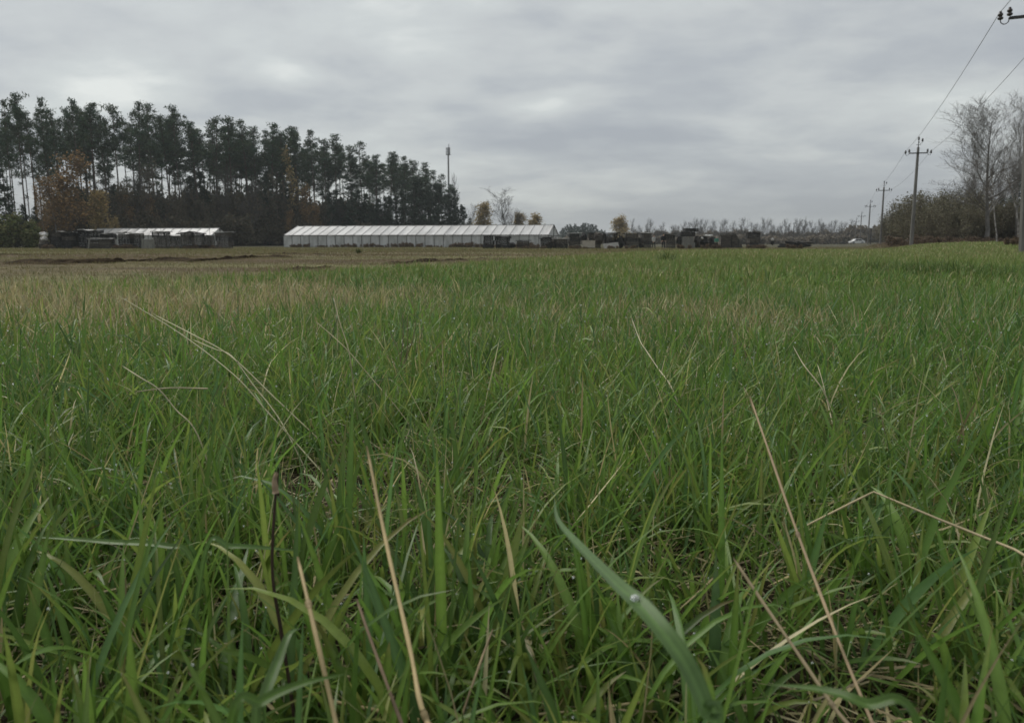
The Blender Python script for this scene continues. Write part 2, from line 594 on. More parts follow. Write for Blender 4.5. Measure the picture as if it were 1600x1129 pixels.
# ------------------------------------------------------------------ grass blades
def blades(P, az, L, Wd, th0, curl, seg, tint, three=False, twist=None, tipcol=None, rnd=rng):
    """P (n,3) roots; returns V, loops, starts, tint. A blade is a bent tapering ribbon."""
    n = len(P)
    t = np.linspace(0, 1, seg + 1)
    tm = (t[:-1] + t[1:]) / 2
    th = th0[:, None] + curl[:, None] * tm[None, :] ** 1.6
    ds = L[:, None] / seg
    hor = np.concatenate([np.zeros((n, 1)), np.cumsum(np.sin(th) * ds, 1)], 1)
    ver = np.concatenate([np.zeros((n, 1)), np.cumsum(np.cos(th) * ds, 1)], 1)
    ca, sa = np.cos(az)[:, None], np.sin(az)[:, None]
    Cn = np.stack([P[:, 0:1] + hor * ca, P[:, 1:2] + hor * sa, P[:, 2:3] + ver], -1)
    thv = np.concatenate([th[:, :1], (th[:, 1:] + th[:, :-1]) / 2, th[:, -1:]], 1)
    # side vector, turned by a twist growing along the blade
    S = np.stack([-sa + 0 * thv, ca + 0 * thv, 0 * thv], -1)
    Nn = np.stack([-np.cos(thv) * ca, -np.cos(thv) * sa, np.sin(thv)], -1)
    if twist is None:
        twist = np.zeros(n)
    tw = twist[:, None] * t[None, :]
    S2 = S * np.cos(tw)[..., None] + Nn * np.sin(tw)[..., None]
    N2 = Nn * np.cos(tw)[..., None] - S * np.sin(tw)[..., None]
    prof = (0.55 + 0.45 * np.sin(np.clip(t * 2.2, 0, 1) * PI / 2)) * (1 - np.clip((t - 0.45) / 0.55, 0, 1) ** 1.7)
    hw = Wd[:, None] / 2 * prof[None, :]
    A = Cn - S2 * hw[..., None]
    B = Cn + S2 * hw[..., None]
    cols = tint[:, None, :] * np.ones((1, seg + 1, 1))
    # paler at the sheath, drier at the tip for some
    pale = np.clip(1 - t / 0.25, 0, 1)[None, :, None] * 0.35
    cols = cols * (1 - pale) + np.array([0.16, 0.17, 0.075]) * pale
    if tipcol is not None:
        tm_ = (np.clip((t[None, :] - 0.72) / 0.28, 0, 1) * (tipcol[:, None]))[..., None]
        cols = cols * (1 - tm_) + np.array([0.22, 0.16, 0.07]) * tm_
    if three:
        Mid = Cn - N2 * (hw * 0.38)[..., None]
        body = np.stack([A[:, :-1], Mid[:, :-1], B[:, :-1]], 2).reshape(n, -1, 3)
        cb = np.stack([cols[:, :-1], cols[:, :-1] * 1.22, cols[:, :-1] * 0.96], 2).reshape(n, -1, 3)
        w = 3
    else:
        body = np.stack([A[:, :-1], B[:, :-1]], 2).reshape(n, -1, 3)
        cb = np.stack([cols[:, :-1], cols[:, :-1]], 2).reshape(n, -1, 3)
        w = 2
    V = np.concatenate([body, Cn[:, -1:]], 1)
    T = np.concatenate([cb, cols[:, -1:]], 1)
    K = V.shape[1]
    tl, st = [], []
    for i in range(seg - 1):
        for j in range(w - 1):
            a = i * w + j
            st.append(len(tl))
            tl += [a, a + 1, a + w + 1, a + w]
    for j in range(w - 1):
        a = (seg - 1) * w + j
        st.append(len(tl))
        tl += [a, a + 1, K - 1]
    tl = np.array(tl)
    st = np.array(st)
    off = np.arange(n)[:, None]
    LL = (tl[None, :] + off * K).ravel()
    SS = (st[None, :] + off * len(tl)).ravel()
    return V.reshape(-1, 3), LL, SS, T.reshape(-1, 3)


def merge(parts):
    Vs, Ls, Ss, Ts = [], [], [], []
    nv = nl = 0
    for V, L, S, T in parts:
        Vs.append(V)
        Ls.append(L + nv)
        Ss.append(S + nl)
        Ts.append(T)
        nv += len(V)
        nl += len(L)
    return np.concatenate(Vs), np.concatenate(Ls), np.concatenate(Ss), np.concatenate(Ts)


GREENS = np.array([[0.120, 0.228, 0.044], [0.146, 0.252, 0.051], [0.184, 0.262, 0.058], [0.104, 0.205, 0.066],
                   [0.082, 0.160, 0.039], [0.235, 0.275, 0.076]])
GW = np.array([0.28, 0.28, 0.16, 0.12, 0.11, 0.05])
STRAWS = np.array([[0.47, 0.41, 0.215], [0.37, 0.31, 0.155], [0.53, 0.475, 0.28], [0.25, 0.205, 0.11], [0.33, 0.30, 0.145]])


def scatter(y0, y1, density, kx=0.72, mx=0.5, a_min=None, a_max=None):
    area = kx * (y1 ** 2 - y0 ** 2) + 2 * mx * (y1 - y0)
    n = int(area * density)
    # depth pdf ~ width
    u = rng.random(n)
    Y = (-mx + np.sqrt(mx ** 2 + kx * (kx * y0 ** 2 + 2 * mx * y0 + u * area))) / kx if kx else y0 + u * (y1 - y0)
    X = (rng.random(n) * 2 - 1) * (kx * Y + mx)
    if a_min is not None:
        keep = (X / np.maximum(Y, 0.1) > a_min) & (X / np.maximum(Y, 0.1) < (a_max if a_max is not None else 9))
        X, Y = X[keep], Y[keep]
    return X, Y


def scatter_lin(y0, y1, density, kx, mx):
    area = kx * (y1 ** 2 - y0 ** 2) + 2 * mx * (y1 - y0)
    n = int(area * density)
    Y = y0 + (y1 - y0) * rng.random(int(n * 2.2))
    keep = rng.random(len(Y)) < (kx * Y + mx) / (kx * y1 + mx)
    Y = Y[keep][:n]
    X = (rng.random(len(Y)) * 2 - 1) * (kx * Y + mx)
    return X, Y


def tall_part(X, Y, seg, per, wid, three=False, hgt=1.0, spread=0.02, near=False):
    ye = edge_y(X, Y)
    keep = Y < ye * 1.02
    keep &= (X * X + Y * Y) > 0.20 ** 2
    X, Y = X[keep], Y[keep]
    # patchiness of the sward
    pn = vnoise(X, Y, 3.1) * 0.6 + vnoise(X + 31, Y + 7, 8.0) * 0.4
    keep = pn > (0.38 if near else 0.24) * (0.4 + 1.2 * rng.random(len(X)))
    X, Y = X[keep], Y[keep]
    n = len(X)
    k = rng.integers(max(1, per - 2), per + 3, n) if per > 1 else np.ones(n, int)
    idx = np.repeat(np.arange(n), k)
    m = len(idx)
    clump_az = rng.random(n) * 2 * PI
    clump_lean = np.abs(rng.normal(0, 0.14, n))
    clump_h = np.clip(rng.normal(1.0, 0.17, n), 0.5, 1.45)
    x = X[idx] + rng.normal(0, spread, m)
    y = Y[idx] + rng.normal(0, spread, m)
    dry = dryness(x, y)
    lsh = lush(x, y)
    az = np.where(rng.random(m) < 0.45, clump_az[idx] + rng.normal(0, 0.5, m), rng.random(m) * 2 * PI)
    big = 0.85 + 0.4 * vnoise(x, y, 0.9)
    L = np.clip(rng.gamma(6.0, 0.0158, m), 0.03, 0.170) * clump_h[idx] * hgt * big * (1 + 0.25 * lsh)
    L *= 1 - 0.35 * sstep(0.82, 1.02, y / edge_y(x, y))
    th0 = np.abs(rng.normal(0.0, 0.30, m)) + clump_lean[idx] + 0.02
    curl = np.where(rng.random(m) < 0.62, rng.normal(0.35, 0.25, m), rng.normal(1.25, 0.45, m))
    curl = np.clip(curl, -0.1, 2.3)
    flat = rng.random(m) < 0.13
    th0 = np.where(flat, rng.normal(1.1, 0.25, m), th0)
    Wd = np.clip(rng.normal(1.0, 0.28, m), 0.4, 1.8) * wid * (0.75 + 1.1 * np.clip(L / 0.175, 0, 1))
    isdry = rng.random(m) < dry * 0.78 + 0.05
    ci = rng.choice(len(GREENS), m, p=GW)
    tint = GREENS[ci] * np.clip(rng.normal(1, 0.16, (m, 1)), 0.6, 1.5)
    # regional drift of the green
    rg = (vnoise(x, y, 0.6) - 0.5)[:, None]
    tint = tint * (1 + np.array([0.40, 0.18, 0.12]) * rg)
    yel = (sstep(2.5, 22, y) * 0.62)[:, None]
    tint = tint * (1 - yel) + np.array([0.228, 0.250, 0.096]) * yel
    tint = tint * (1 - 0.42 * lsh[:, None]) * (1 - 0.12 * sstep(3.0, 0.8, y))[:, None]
    sd = STRAWS[rng.integers(0, len(STRAWS), m)] * np.clip(rng.normal(1.0, 0.2, (m, 1)), 0.4, 1.35)
    tint = np.where(isdry[:, None], sd, tint)
    Wd = np.where(isdry, Wd * 0.6, Wd)
    z = gz(x, y) - 0.004
    tips = (rng.random(m) < 0.30) * rng.random(m)
    # keep the lens clear: nothing taller than the camera right beside it
    L = np.where(np.hypot(x, y) < 0.5, np.minimum(L, 0.27), L)
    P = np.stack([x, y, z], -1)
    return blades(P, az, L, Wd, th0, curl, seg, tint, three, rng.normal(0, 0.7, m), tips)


def low_part(X, Y, wid, h, seg=2):
    ye = edge_y(X, Y)
    keep = (Y > ye * 0.93)
    keep &= rng.random(len(X)) < 0.25 + 0.9 * vnoise(X, Y * 1.5, 0.5)
    vg = X - 0.403 * Y - 2.0
    X, Y = X[keep], Y[keep]
    m = len(X)
    az = rng.random(m) * 2 * PI
    L = np.clip(rng.gamma(5, h / 5, m), 0.01, 0.4)
    vg = sstep(1.0, 5.0, X - 0.403 * Y - 2.0)
    L *= 1 + 2.0 * vg
    th0 = np.abs(rng.normal(0, 0.35, m))
    curl = np.clip(rng.normal(0.5, 0.4, m), 0, 2)
    Wd = np.clip(rng.normal(1, 0.3, m), 0.4, 2) * wid
    g = np.array([[0.165, 0.175, 0.066], [0.21, 0.19, 0.085], [0.125, 0.15, 0.053], [0.26, 0.21, 0.115], [0.17, 0.13, 0.078]])
    p = np.array([0.3, 0.27, 0.2, 0.13, 0.10])
    tint = g[rng.choice(5, m, p=p)] * np.clip(rng.normal(1, 0.18, (m, 1)), 0.5, 1.5)
    mixb = np.clip((vnoise(X, Y * 2.2, 0.22) * 1.3 - 0.3), 0, 1)[:, None]
    mixb = np.clip(mixb + 0.6 * (np.exp(-((Y - 21) / 9.0) ** 2) * sstep(1, -5, X) * vnoise(X * 0.8, Y * 3.0, 0.5))[:, None], 0, 1)
    tint = tint * (1 - mixb * 0.6) + np.array([0.17, 0.125, 0.076]) * mixb * 0.6
    tint = tint * (1 - vg[:, None]) + np.array([0.17, 0.125, 0.085]) * vg[:, None] * np.clip(rng.normal(1, 0.25, (m, 1)), 0.5, 1.5)
    P = np.stack([X, Y, gz(X, Y) - 0.004], -1)
    return blades(P, az, L, Wd, th0, curl, seg, tint, False, rng.normal(0, 0.6, m))


near_parts = [
    tall_part(*scatter_lin(0.03, 0.9, 720, 0.78, 1.5), 8, 8, 0.0042, three=True, spread=0.016, near=True, hgt=1.0),
    tall_part(*scatter_lin(0.9, 2.4, 1250, 0.74, 1.5), 6, 8, 0.0029, three=True, spread=0.018, near=True),
    tall_part(*scatter_lin(2.4, 6.0, 800, 0.72, 1.5), 4, 8, 0.0033, spread=0.02),
    tall_part(*scatter_lin(0.03, 2.6, 520, 0.76, 1.5), 4, 7, 0.0028, spread=0.022, hgt=0.55),
    tall_part(*scatter_lin(0.2, 5.0, 260, 0.74, 1.5), 6, 5, 0.0015, spread=0.02, hgt=1.12),
]
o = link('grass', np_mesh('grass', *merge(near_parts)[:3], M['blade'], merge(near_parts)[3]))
tag(o, 'long wet green grass blades filling the foreground', 'grass', kind='stuff')
near_parts = None
far_parts = [
    tall_part(*scatter_lin(6.0, 16.0, 330, 0.72, 1.8), 3, 6, 0.0054, spread=0.03),
    tall_part(*scatter_lin(16.0, 36.0, 330, 0.72, 2.0), 2, 1, 0.013, hgt=0.95),
    tall_part(*scatter_lin(36.0, 82.0, 90, 0.72, 2.0), 2, 1, 0.026, hgt=0.95),
    low_part(*scatter_lin(5.0, 22.0, 420, 0.72, 2.0), 0.006, 0.035),
    low_part(*scatter_lin(22.0, 60.0, 80, 0.72, 2.0), 0.016, 0.05),
    low_part(*scatter_lin(60.0, 125.0, 16, 0.72, 0.4), 0.05, 0.09),
]
mp_ = merge(far_parts)
o = link('grass', np_mesh('grass_far', *mp_[:3], M['far_blade'], mp_[3]))
tag(o, 'distant green and yellowed grass running back over the field', 'grass', kind='stuff')
far_parts = mp_ = None


def straw_litter():
    parts = []
    for y0, y1, den, seg in ((0.05, 1.6, 3600, 4), (1.6, 4.0, 1300, 3)):
        X, Y = scatter_lin(y0, y1, den, 0.74, 1.5)
        keep = rng.random(len(X)) < 0.25 + 1.1 * vnoise(X + 9, Y + 3, 3.0) ** 1.4
        X, Y = X[keep], Y[keep]
        m = len(X)
        P = np.stack([X, Y, gz(X, Y) + rng.random(m) ** 2 * 0.035 + 0.004], -1)
        col = STRAWS[rng.choice(5, m, p=[0.22, 0.24, 0.08, 0.30, 0.16])] * np.clip(rng.normal(0.75, 0.25, (m, 1)), 0.25, 1.3)
        parts.append(blades(P, rng.random(m) * 2 * PI, rng.gamma(4, 0.022, m), np.clip(rng.normal(0.0024, 0.0008, m), 0.001, 0.006),
                            rng.normal(1.5, 0.13, m), rng.normal(0.05, 0.25, m), seg, col, False, rng.normal(0, 1, m)))
    # short standing straw among the green
    X, Y = scatter_lin(0.3, 6.0, 70, 0.72, 1.5)
    keep = rng.random(len(X)) < 0.35 + dryness(X, Y)
    X, Y = X[keep], Y[keep]
    m = len(X)
    P = np.stack([X, Y, gz(X, Y)], -1)
    col = STRAWS[rng.choice(5, m, p=[0.3, 0.2, 0.25, 0.1, 0.15])] * np.clip(rng.normal(0.95, 0.18, (m, 1)), 0.4, 1.3)
    parts.append(blades(P, rng.random(m) * 2 * PI, np.clip(rng.gamma(8, 0.022, m), 0.05, 0.34), np.clip(rng.normal(0.0022, 0.0005, m), 0.001, 0.004),
                        np.abs(rng.normal(0.45, 0.35, m)), rng.normal(0.12, 0.15, m), 4, col, False, rng.normal(0, 1, m)))
    mm = merge(parts)
    o = link('straw_litter', np_mesh('straw_litter', *mm[:3], M['straw'], mm[3]))
    tag(o, 'dead straw lying and standing between the green blades', 'straw', kind='stuff')


straw_litter()


def dew():
    mb = MB()
    bm = bmesh.new()
    bmesh.ops.create_icosphere(bm, subdivisions=1, radius=1.0)
    bv = np.array([v.co[:] for v in bm.verts])
    bf = [[v.index for v in f.verts] for f in bm.faces]
    bm.free()
    g = bpy.data.objects['grass'].data
    n = len(g.vertices)
    co = np.empty(n * 3, np.float32)
    g.vertices.foreach_get('co', co)
    co = co.reshape(-1, 3)
    ok = np.where((co[:, 2] > 0.04) & (co[:, 1] > 0.3) & (co[:, 1] < 3.6))[0]
    for i in rng.choice(ok, 9000, replace=False):
        p = co[i]
        r = rng.uniform(0.0005, 0.0013) * (0.7 + 0.6 * p[1])
        mb.add(bv * np.array([r, r, r * 0.85]) + p + np.array([0, 0, r * 0.6]), bf)
    tag(mb.build('dew_drops', M['drop'], smooth=True), 'tiny bright water drops on the grass blades', 'dew', kind='stuff')


dew()


# ------------------------------------------------------------------ prominent stalks and blades in the foreground
def polyline(pts, seg=5):
    """smooth curve through world points"""
    P = np.array([tuple(p) for p in pts])
    if len(P) < 3:
        t = np.linspace(0, 1, seg * 2 + 1)[:, None]
        return P[0] * (1 - t) + P[1] * t
    out = []
    Q = np.vstack([2 * P[0] - P[1], P, 2 * P[-1] - P[-2]])
    for i in range(1, len(Q) - 2):
        for k in range(seg):
            t = k / seg
            a, b, c, d = Q[i - 1], Q[i], Q[i + 1], Q[i + 2]
            out.append(0.5 * ((2 * b) + (-a + c) * t + (2 * a - 5 * b + 4 * c - d) * t * t + (-a + 3 * b - 3 * c + d) * t ** 3))
    out.append(P[-1])
    return np.array(out)


def stalk(label, pix, r, col=(0.50, 0.39, 0.20), name='dry_stalk', to_ground=True, node=None, kink=False):
    pts = [at(*p) for p in pix]
    if to_ground:
        a, b = pts[-2], pts[-1]
        d = b - a
        gzv = g1(b.x, b.y)
        if b.z > gzv + 0.01:
            if d.z < -1e-3:
                k = min((b.z - gzv) / -d.z, 2.5)
                e = b + d * k
                pts.append(b + d * k * 0.5)
            else:
                e = b.copy()
            e.z = g1(e.x, e.y) - 0.003
            pts.append(e)
    if kink:
        C_ = np.vstack([polyline([pts[i], pts[i + 1]], 3)[:-1] for i in range(len(pts) - 1)] + [np.array([tuple(pts[-1])])])
    else:
        C_ = polyline(pts, 6)
    n = len(C_)
    t = np.linspace(0, 1, n)
    rad = r * (0.72 + 0.4 * t) * (0.85 + 0.35 * vnoise(t * 16 + pix[0][1], t * 0 + 7.7, 1.0))
    rad[0] *= 0.6
    tint = np.array(col)[None, :] * (0.62 + 0.7 * vnoise(t * 11 + pix[0][0], t * 0 + 3.3, 1.0))[:, None]
    mb = MB()
    mb.tube(C_, rad, 6, 0, np.repeat(tint, 6, 0))
    o = mb.build(name, M['straw'], smooth=True, tint=True)
    tag(o, label, 'dry stalk' if name == 'dry_stalk' else 'stalk')
    # joints of the straw
    if node:
        for k in node:
            i = int(k * (n - 1))
            nb = MB()
            i = max(1, min(n - 2, i))
            d = C_[i + 1] - C_[i - 1]
            d /= np.linalg.norm(d)
            nb.tube([C_[i] - d * r * 2.2, C_[i] - d * r, C_[i] + d * r, C_[i] + d * r * 2.2], [r * 0.9, r * 1.45, r * 1.45, r * 0.95], 6, 0, np.array(col) * 0.62)
            nb.build('joint', M['straw'], o, smooth=True, tint=True)
    return o


stalk('tall pale straw stalk leaning left, centre left of the foreground', [(573, 697, .60), (604, 850, .53), (640, 1010, .47), (655, 1090, .44), (668, 1129, .43)], 0.0016, node=(0.62,))
stalk('short pale straw stalk with broken top left of the tall leaning stalk', [(465, 870, .48), (492, 985, .43), (525, 1129, .40)], 0.00145, node=(0.2,))
stalk('dark brown upright stalk with pale snapped top among green blades on the left', [(435, 730, .62), (428, 810, .61), (426, 900, .60), (440, 990, .59)], 0.0015, (0.05, 0.03, 0.02))
stalk('pale torn sheath caught on the dark brown upright stalk', [(432, 738, .612), (429, 752, .611), (431, 770, .61)], 0.0022, (0.36, 0.26, 0.17), to_ground=False)
stalk('long straw stalk leaning left across the right foreground', [(1172, 620, .80), (1205, 715, .72), (1247, 835, .64), (1310, 1000, .55), (1355, 1110, .50)], 0.0014, (0.36, 0.27, 0.16), node=(0.35, 0.7))
stalk('short pale stalk leaning left below the long right stalk', [(1146, 872, .58), (1195, 945, .55), (1245, 1018, .52), (1300, 1100, .49)], 0.0014, (0.40, 0.32, 0.19), node=(0.6,))
stalk('bent pale straw folded into a peak at the right edge', [(1255, 823, .86), (1365, 768, .84), (1470, 812, .78), (1585, 858, .72), (1640, 890, .68)], 0.00135, (0.46, 0.38, 0.23), kink=True)
stalk('thin straw leaning right at the bottom centre', [(770, 982, .56), (745, 1050, .53), (718, 1129, .51)], 0.0011, (0.30, 0.23, 0.13))
stalk('dull brown straw beside the tall leaning stalk', [(557, 935, .52), (585, 1015, .49), (622, 1115, .46)], 0.0013, (0.22, 0.16, 0.10))
stalk('straw lying flat at the bottom edge left of centre', [(515, 1094, .60), (580, 1108, .59), (655, 1126, .58)], 0.0019, (0.40, 0.32, 0.16), to_ground=False)
stalk('straw lying flat at the bottom edge right of centre', [(825, 1117, .60), (940, 1106, .61), (1060, 1085, .64)], 0.0016, (0.40, 0.33, 0.18), to_ground=False)
stalk('long thin seed stalk sloping down to the right in the middle left', [(182, 460, 1.75), (280, 520, 1.6), (365, 585, 1.45), (415, 640, 1.4)], 0.0012, (0.42, 0.40, 0.24))
stalk('second seed stalk crossing just above the long sloping one', [(238, 490, 1.72), (300, 522, 1.62), (360, 556, 1.55), (430, 622, 1.5)], 0.0013, (0.46, 0.43, 0.26), node=(0.45,))
stalk('short straw joining the two sloping seed stalks', [(300, 530, 1.66), (335, 545, 1.6), (362, 556, 1.56), (395, 600, 1.5)], 0.0011, (0.46, 0.43, 0.27))
stalk('thin pale stalk standing nearly upright in the middle distance left of centre', [(521, 462, 1.8), (530, 500, 1.75), (545, 548, 1.7), (552, 600, 1.68)], 0.0013, (0.40, 0.36, 0.22))
stalk('thin straw leaning right into the upright middle stalk', [(493, 502, 1.8), (520, 525, 1.75), (546, 550, 1.7), (580, 590, 1.66)], 0.001, (0.38, 0.33, 0.2))
stalk('short bright straw alone in the grass right of centre', [(987, 497, 2.0), (1000, 532, 1.9), (1010, 548, 1.86), (1028, 575, 1.8)], 0.0014, (0.5, 0.45, 0.3))
stalk('pale straw pair member, longer one, middle right', [(1239, 540, 1.7), (1256, 570, 1.65), (1283, 605, 1.6), (1300, 640, 1.58)], 0.0014, (0.52, 0.46, 0.30))
stalk('pale straw pair member, shorter one, middle right', [(1277, 568, 1.68), (1285, 595, 1.64), (1292, 625, 1.6)], 0.0012, (0.48, 0.42, 0.28))
stalk('straw lying over the grass at the far left middle', [(190, 571, 1.35), (220, 590, 1.3), (248, 608, 1.26), (275, 640, 1.24)], 0.0011, (0.42, 0.38, 0.24))
stalk('flat pale straw above the left litter patch', [(212, 612, 1.30), (265, 606, 1.3), (325, 607, 1.3)], 0.0012, (0.44, 0.38, 0.24), to_ground=False)
for i, (px, py, qx, qy) in enumerate(((628, 486, 626, 560), (636, 490, 632, 585), (662, 505, 640, 570), (610, 520, 628, 575), (650, 500, 634, 560))):
    stalk('dead weed stem in the small brown tuft at mid field', [(px, py, 2.3), ((px + qx) / 2 + 3, (py + qy) / 2, 2.27), (qx, qy, 2.25)], 0.0014, (0.20, 0.16, 0.09))['group'] = 'stems of the brown weed tuft'


def custom_blade(label, pix, width, col, drop=None, parts=14, flip=0.0):
    """one broad blade along a curve of (px, py, distance), first point is the tip"""
    pts = [at(*p) for p in pix]
    e = pts[-1].copy()
    if e.z > 0.02:
        d = (pts[-1] - pts[-2])
        e = e + d * min(1.2, (e.z / max(1e-3, -d.z)))
        e.z = -0.002
        pts.append(e)
    P = polyline(pts, 8)[::-1]
    n = len(P)
    T = np.gradient(P, axis=0)
    T /= np.linalg.norm(T, axis=1)[:, None]
    S = np.cross(T, np.array([0.1, -0.55, 0.8]))
    S /= np.linalg.norm(S, axis=1)[:, None]
    Nn = np.cross(S, T)
    t = np.linspace(0, 1, n)
    hw = width / 2 * (0.5 + 0.5 * np.sin(np.clip(t * 2, 0, 1) * PI / 2)) * (1 - np.clip((t - 0.5) / 0.5, 0, 1) ** 1.5)
    hw[-1] = 0.0001
    lanes = np.linspace(-1, 1, 7)
    V = (P[:, None] + S[:, None] * (hw[:, None] * lanes)[..., None] + Nn[:, None] * (hw[:, None] * 0.30 * (np.abs(lanes) - 0.5))[..., None]).reshape(-1, 3)
    F = []
    for i in range(n - 1):
        for k in range(6):
            F.append((i * 7 + k, i * 7 + k + 1, (i + 1) * 7 + k + 1, (i + 1) * 7 + k))
    vein = np.array([1.04, 0.86, 1.06, 1.32, 0.90, 1.08, 0.88])
    tint = np.array(col)[None, None, :] * vein[None, :, None] * (0.9 + 0.2 * vnoise(t * 14, t * 0, 1.0))[:, None, None]
    mb = MB()
    mb.add(V, F, 0, tint.reshape(-1, 3))
    o = mb.build('tall_grass', M['blade'], smooth=True, tint=True)
    tag(o, label, 'grass')
    if drop:
        i = int(drop[0] * (n - 1))
        c = P[i] + Nn[i] * 0.0008 * np.sign(Nn[i][2]) + S[i] * hw[i] * drop[1]
        bm = bmesh.new()
        bmesh.ops.create_icosphere(bm, subdivisions=3, radius=1.0)
        for v in bm.verts:
            v.co = Vector((v.co.x * 0.0024, v.co.y * 0.0024, v.co.z * 0.0016)) + Vector(c)
        me = bpy.data.meshes.new('water_drop')
        bm.to_mesh(me)
        bm.free()
        me.polygons.foreach_set('use_smooth', np.ones(len(me.polygons), dtype=bool))
        me.materials.append(M['drop'])
        link('water_drop', me, o)
    return o


custom_blade('broad blue green blade arching down right with a water drop on it', [(866, 778, .60), (872, 812, .545), (905, 852, .48), (960, 908, .41), (1010, 955, .375), (1068, 1030, .35), (1105, 1110, .34), (1120, 1160, .34)], 0.0105, (0.130, 0.222, 0.072), (0.56, 0.1))
custom_blade('nearly horizontal pale green blade at the left below the litter', [(30, 838, .80), (90, 840, .78), (170, 846, .76), (258, 852, .75), (300, 875, .75)], 0.0062, (0.12, 0.20, 0.055))
custom_blade('short horizontal green blade meeting the dark brown stalk', [(475, 861, .72), (420, 856, .70), (360, 853, .69), (322, 860, .69)], 0.0056, (0.115, 0.20, 0.055))
custom_blade('pale blue green blade curling over near the bottom left stalk', [(472, 980, .47), (452, 990, .455), (435, 1030, .44), (412, 1090, .42), (400, 1140, .41)], 0.0066, (0.115, 0.19, 0.06))
custom_blade('green blade sweeping along the bottom left edge', [(540, 1052, .41), (470, 1068, .40), (410, 1095, .39), (360, 1140, .38)], 0.0060, (0.10, 0.18, 0.036))
custom_blade('soft green blade curving out from the bottom right edge', [(1195, 1068, .40), (1280, 1076, .385), (1350, 1098, .37), (1440, 1150, .36)], 0.0060, (0.09, 0.165, 0.034))

# darker tuft in the far grass
def tuft(label, px, py_top, d, n, h, col):
    c = gx(px, d)
    m = n
    a = rng.random(m) * 2 * PI
    r = np.abs(rng.normal(0, 0.06, m))
    P = np.stack([c.x + r * np.cos(a) * 1.5, c.y + r * np.sin(a), np.full(m, c.z)], -1)
    T = np.array(col)[None, :] * np.clip(rng.normal(1, 0.2, (m, 1)), 0.5, 1.5)
    V = blades(P, a, np.clip(rng.normal(h, h * 0.2, m), 0.05, 1), np.full(m, 0.012), np.abs(rng.normal(0.35, 0.2, m)), rng.normal(0.6, 0.3, m), 4, T)
    tag(link('grass_tuft', np_mesh('grass_tuft', *V[:3], M['far_blade'], V[3])), label, 'grass tuft')


tuft('dark green grass tuft standing out in the field below the crates', 1045, 402, 15.0, 90, 0.24, (0.085, 0.125, 0.036))
tuft('small dark tuft on the stubble below the long greenhouse', 560, 398, 32, 90, 0.22, (0.07, 0.08, 0.03))


# ------------------------------------------------------------------ ploughed dark strips
def soil_strip(pix, h0):
    pts = [ground_hit(px, py) for px, py in pix]
    path = polyline(pts, 26)
    n = len(path)
    m = 11
    V = []
    for i, p in enumerate(path):
        s = vnoise(p[0] * 1.7, p[1], 1.0)
        w = 0.55 + 0.9 * vnoise(p[0] * 0.6 + 5, p[1], 1.0)
        e = math.sin(PI * i / (n - 1)) ** 0.5
        for k in range(m):
            q = k / (m - 1) * 2 - 1
            y = p[1] + q * w
            z = g1(p[0], y) - 0.03 + (1 - q * q) * h0 * (0.25 + 0.9 * s) * e + (vnoise(p[0] * 5, y * 5 + h0 * 50, 1.0) - 0.42) * 0.085 * e * (1 - q ** 4) + (vnoise(p[0] * 13, y * 13 + 9, 1.0) - 0.5) * 0.05 * e
            V.append((p[0], y, z))
    F = [(i * m + k, (i + 1) * m + k, (i + 1) * m + k + 1, i * m + k + 1) for i in range(n - 1) for k in range(m - 1)]
    mb = MB().add(V, F)
    tag(mb.build('ploughed_soil', M['soil'], smooth=False), kind='structure')


soil_strip([(-60, 411), (0, 410), (60, 410), (120, 411), (180, 410), (230, 408), (262, 407), (320, 408), (370, 404), (410, 402), (450, 402), (480, 401)], 0.11)
soil_strip([(560, 411), (590, 412), (630, 411), (660, 409), (700, 407), (740, 405), (785, 402)], 0.07)
soil_strip([(455, 418), (480, 419), (515, 418)], 0.05)
soil_strip([(-80, 399), (0, 398), (60, 399)], 0.05)
soil_strip([(370, 396), (420, 397), (480, 397), (560, 399)], 0.05)


# ------------------------------------------------------------------ trees
def leaf_quads(mb, centers, size, tints, r, flat=0.0, aspect=0.5):
    n = len(centers)
    a = r.normal(size=(n, 3))
    a /= np.linalg.norm(a, axis=1)[:, None]
    b = np.cross(a, r.normal(size=(n, 3)))
    b /= np.linalg.norm(b, axis=1)[:, None]
    s = size * np.clip(r.normal(1, 0.3, n), 0.4, 1.8)[:, None]
    A = centers - a * s
    B = centers + b * s * aspect
    Cc = centers + a * s
    D = centers - b * s * aspect
    V = np.stack([A, B, Cc, D], 1).reshape(-1, 3)
    F = (np.arange(n)[:, None] * 4 + np.arange(4)[None, :]).tolist()
    mb.add(V, F, 0, np.repeat(tints, 4, 0))


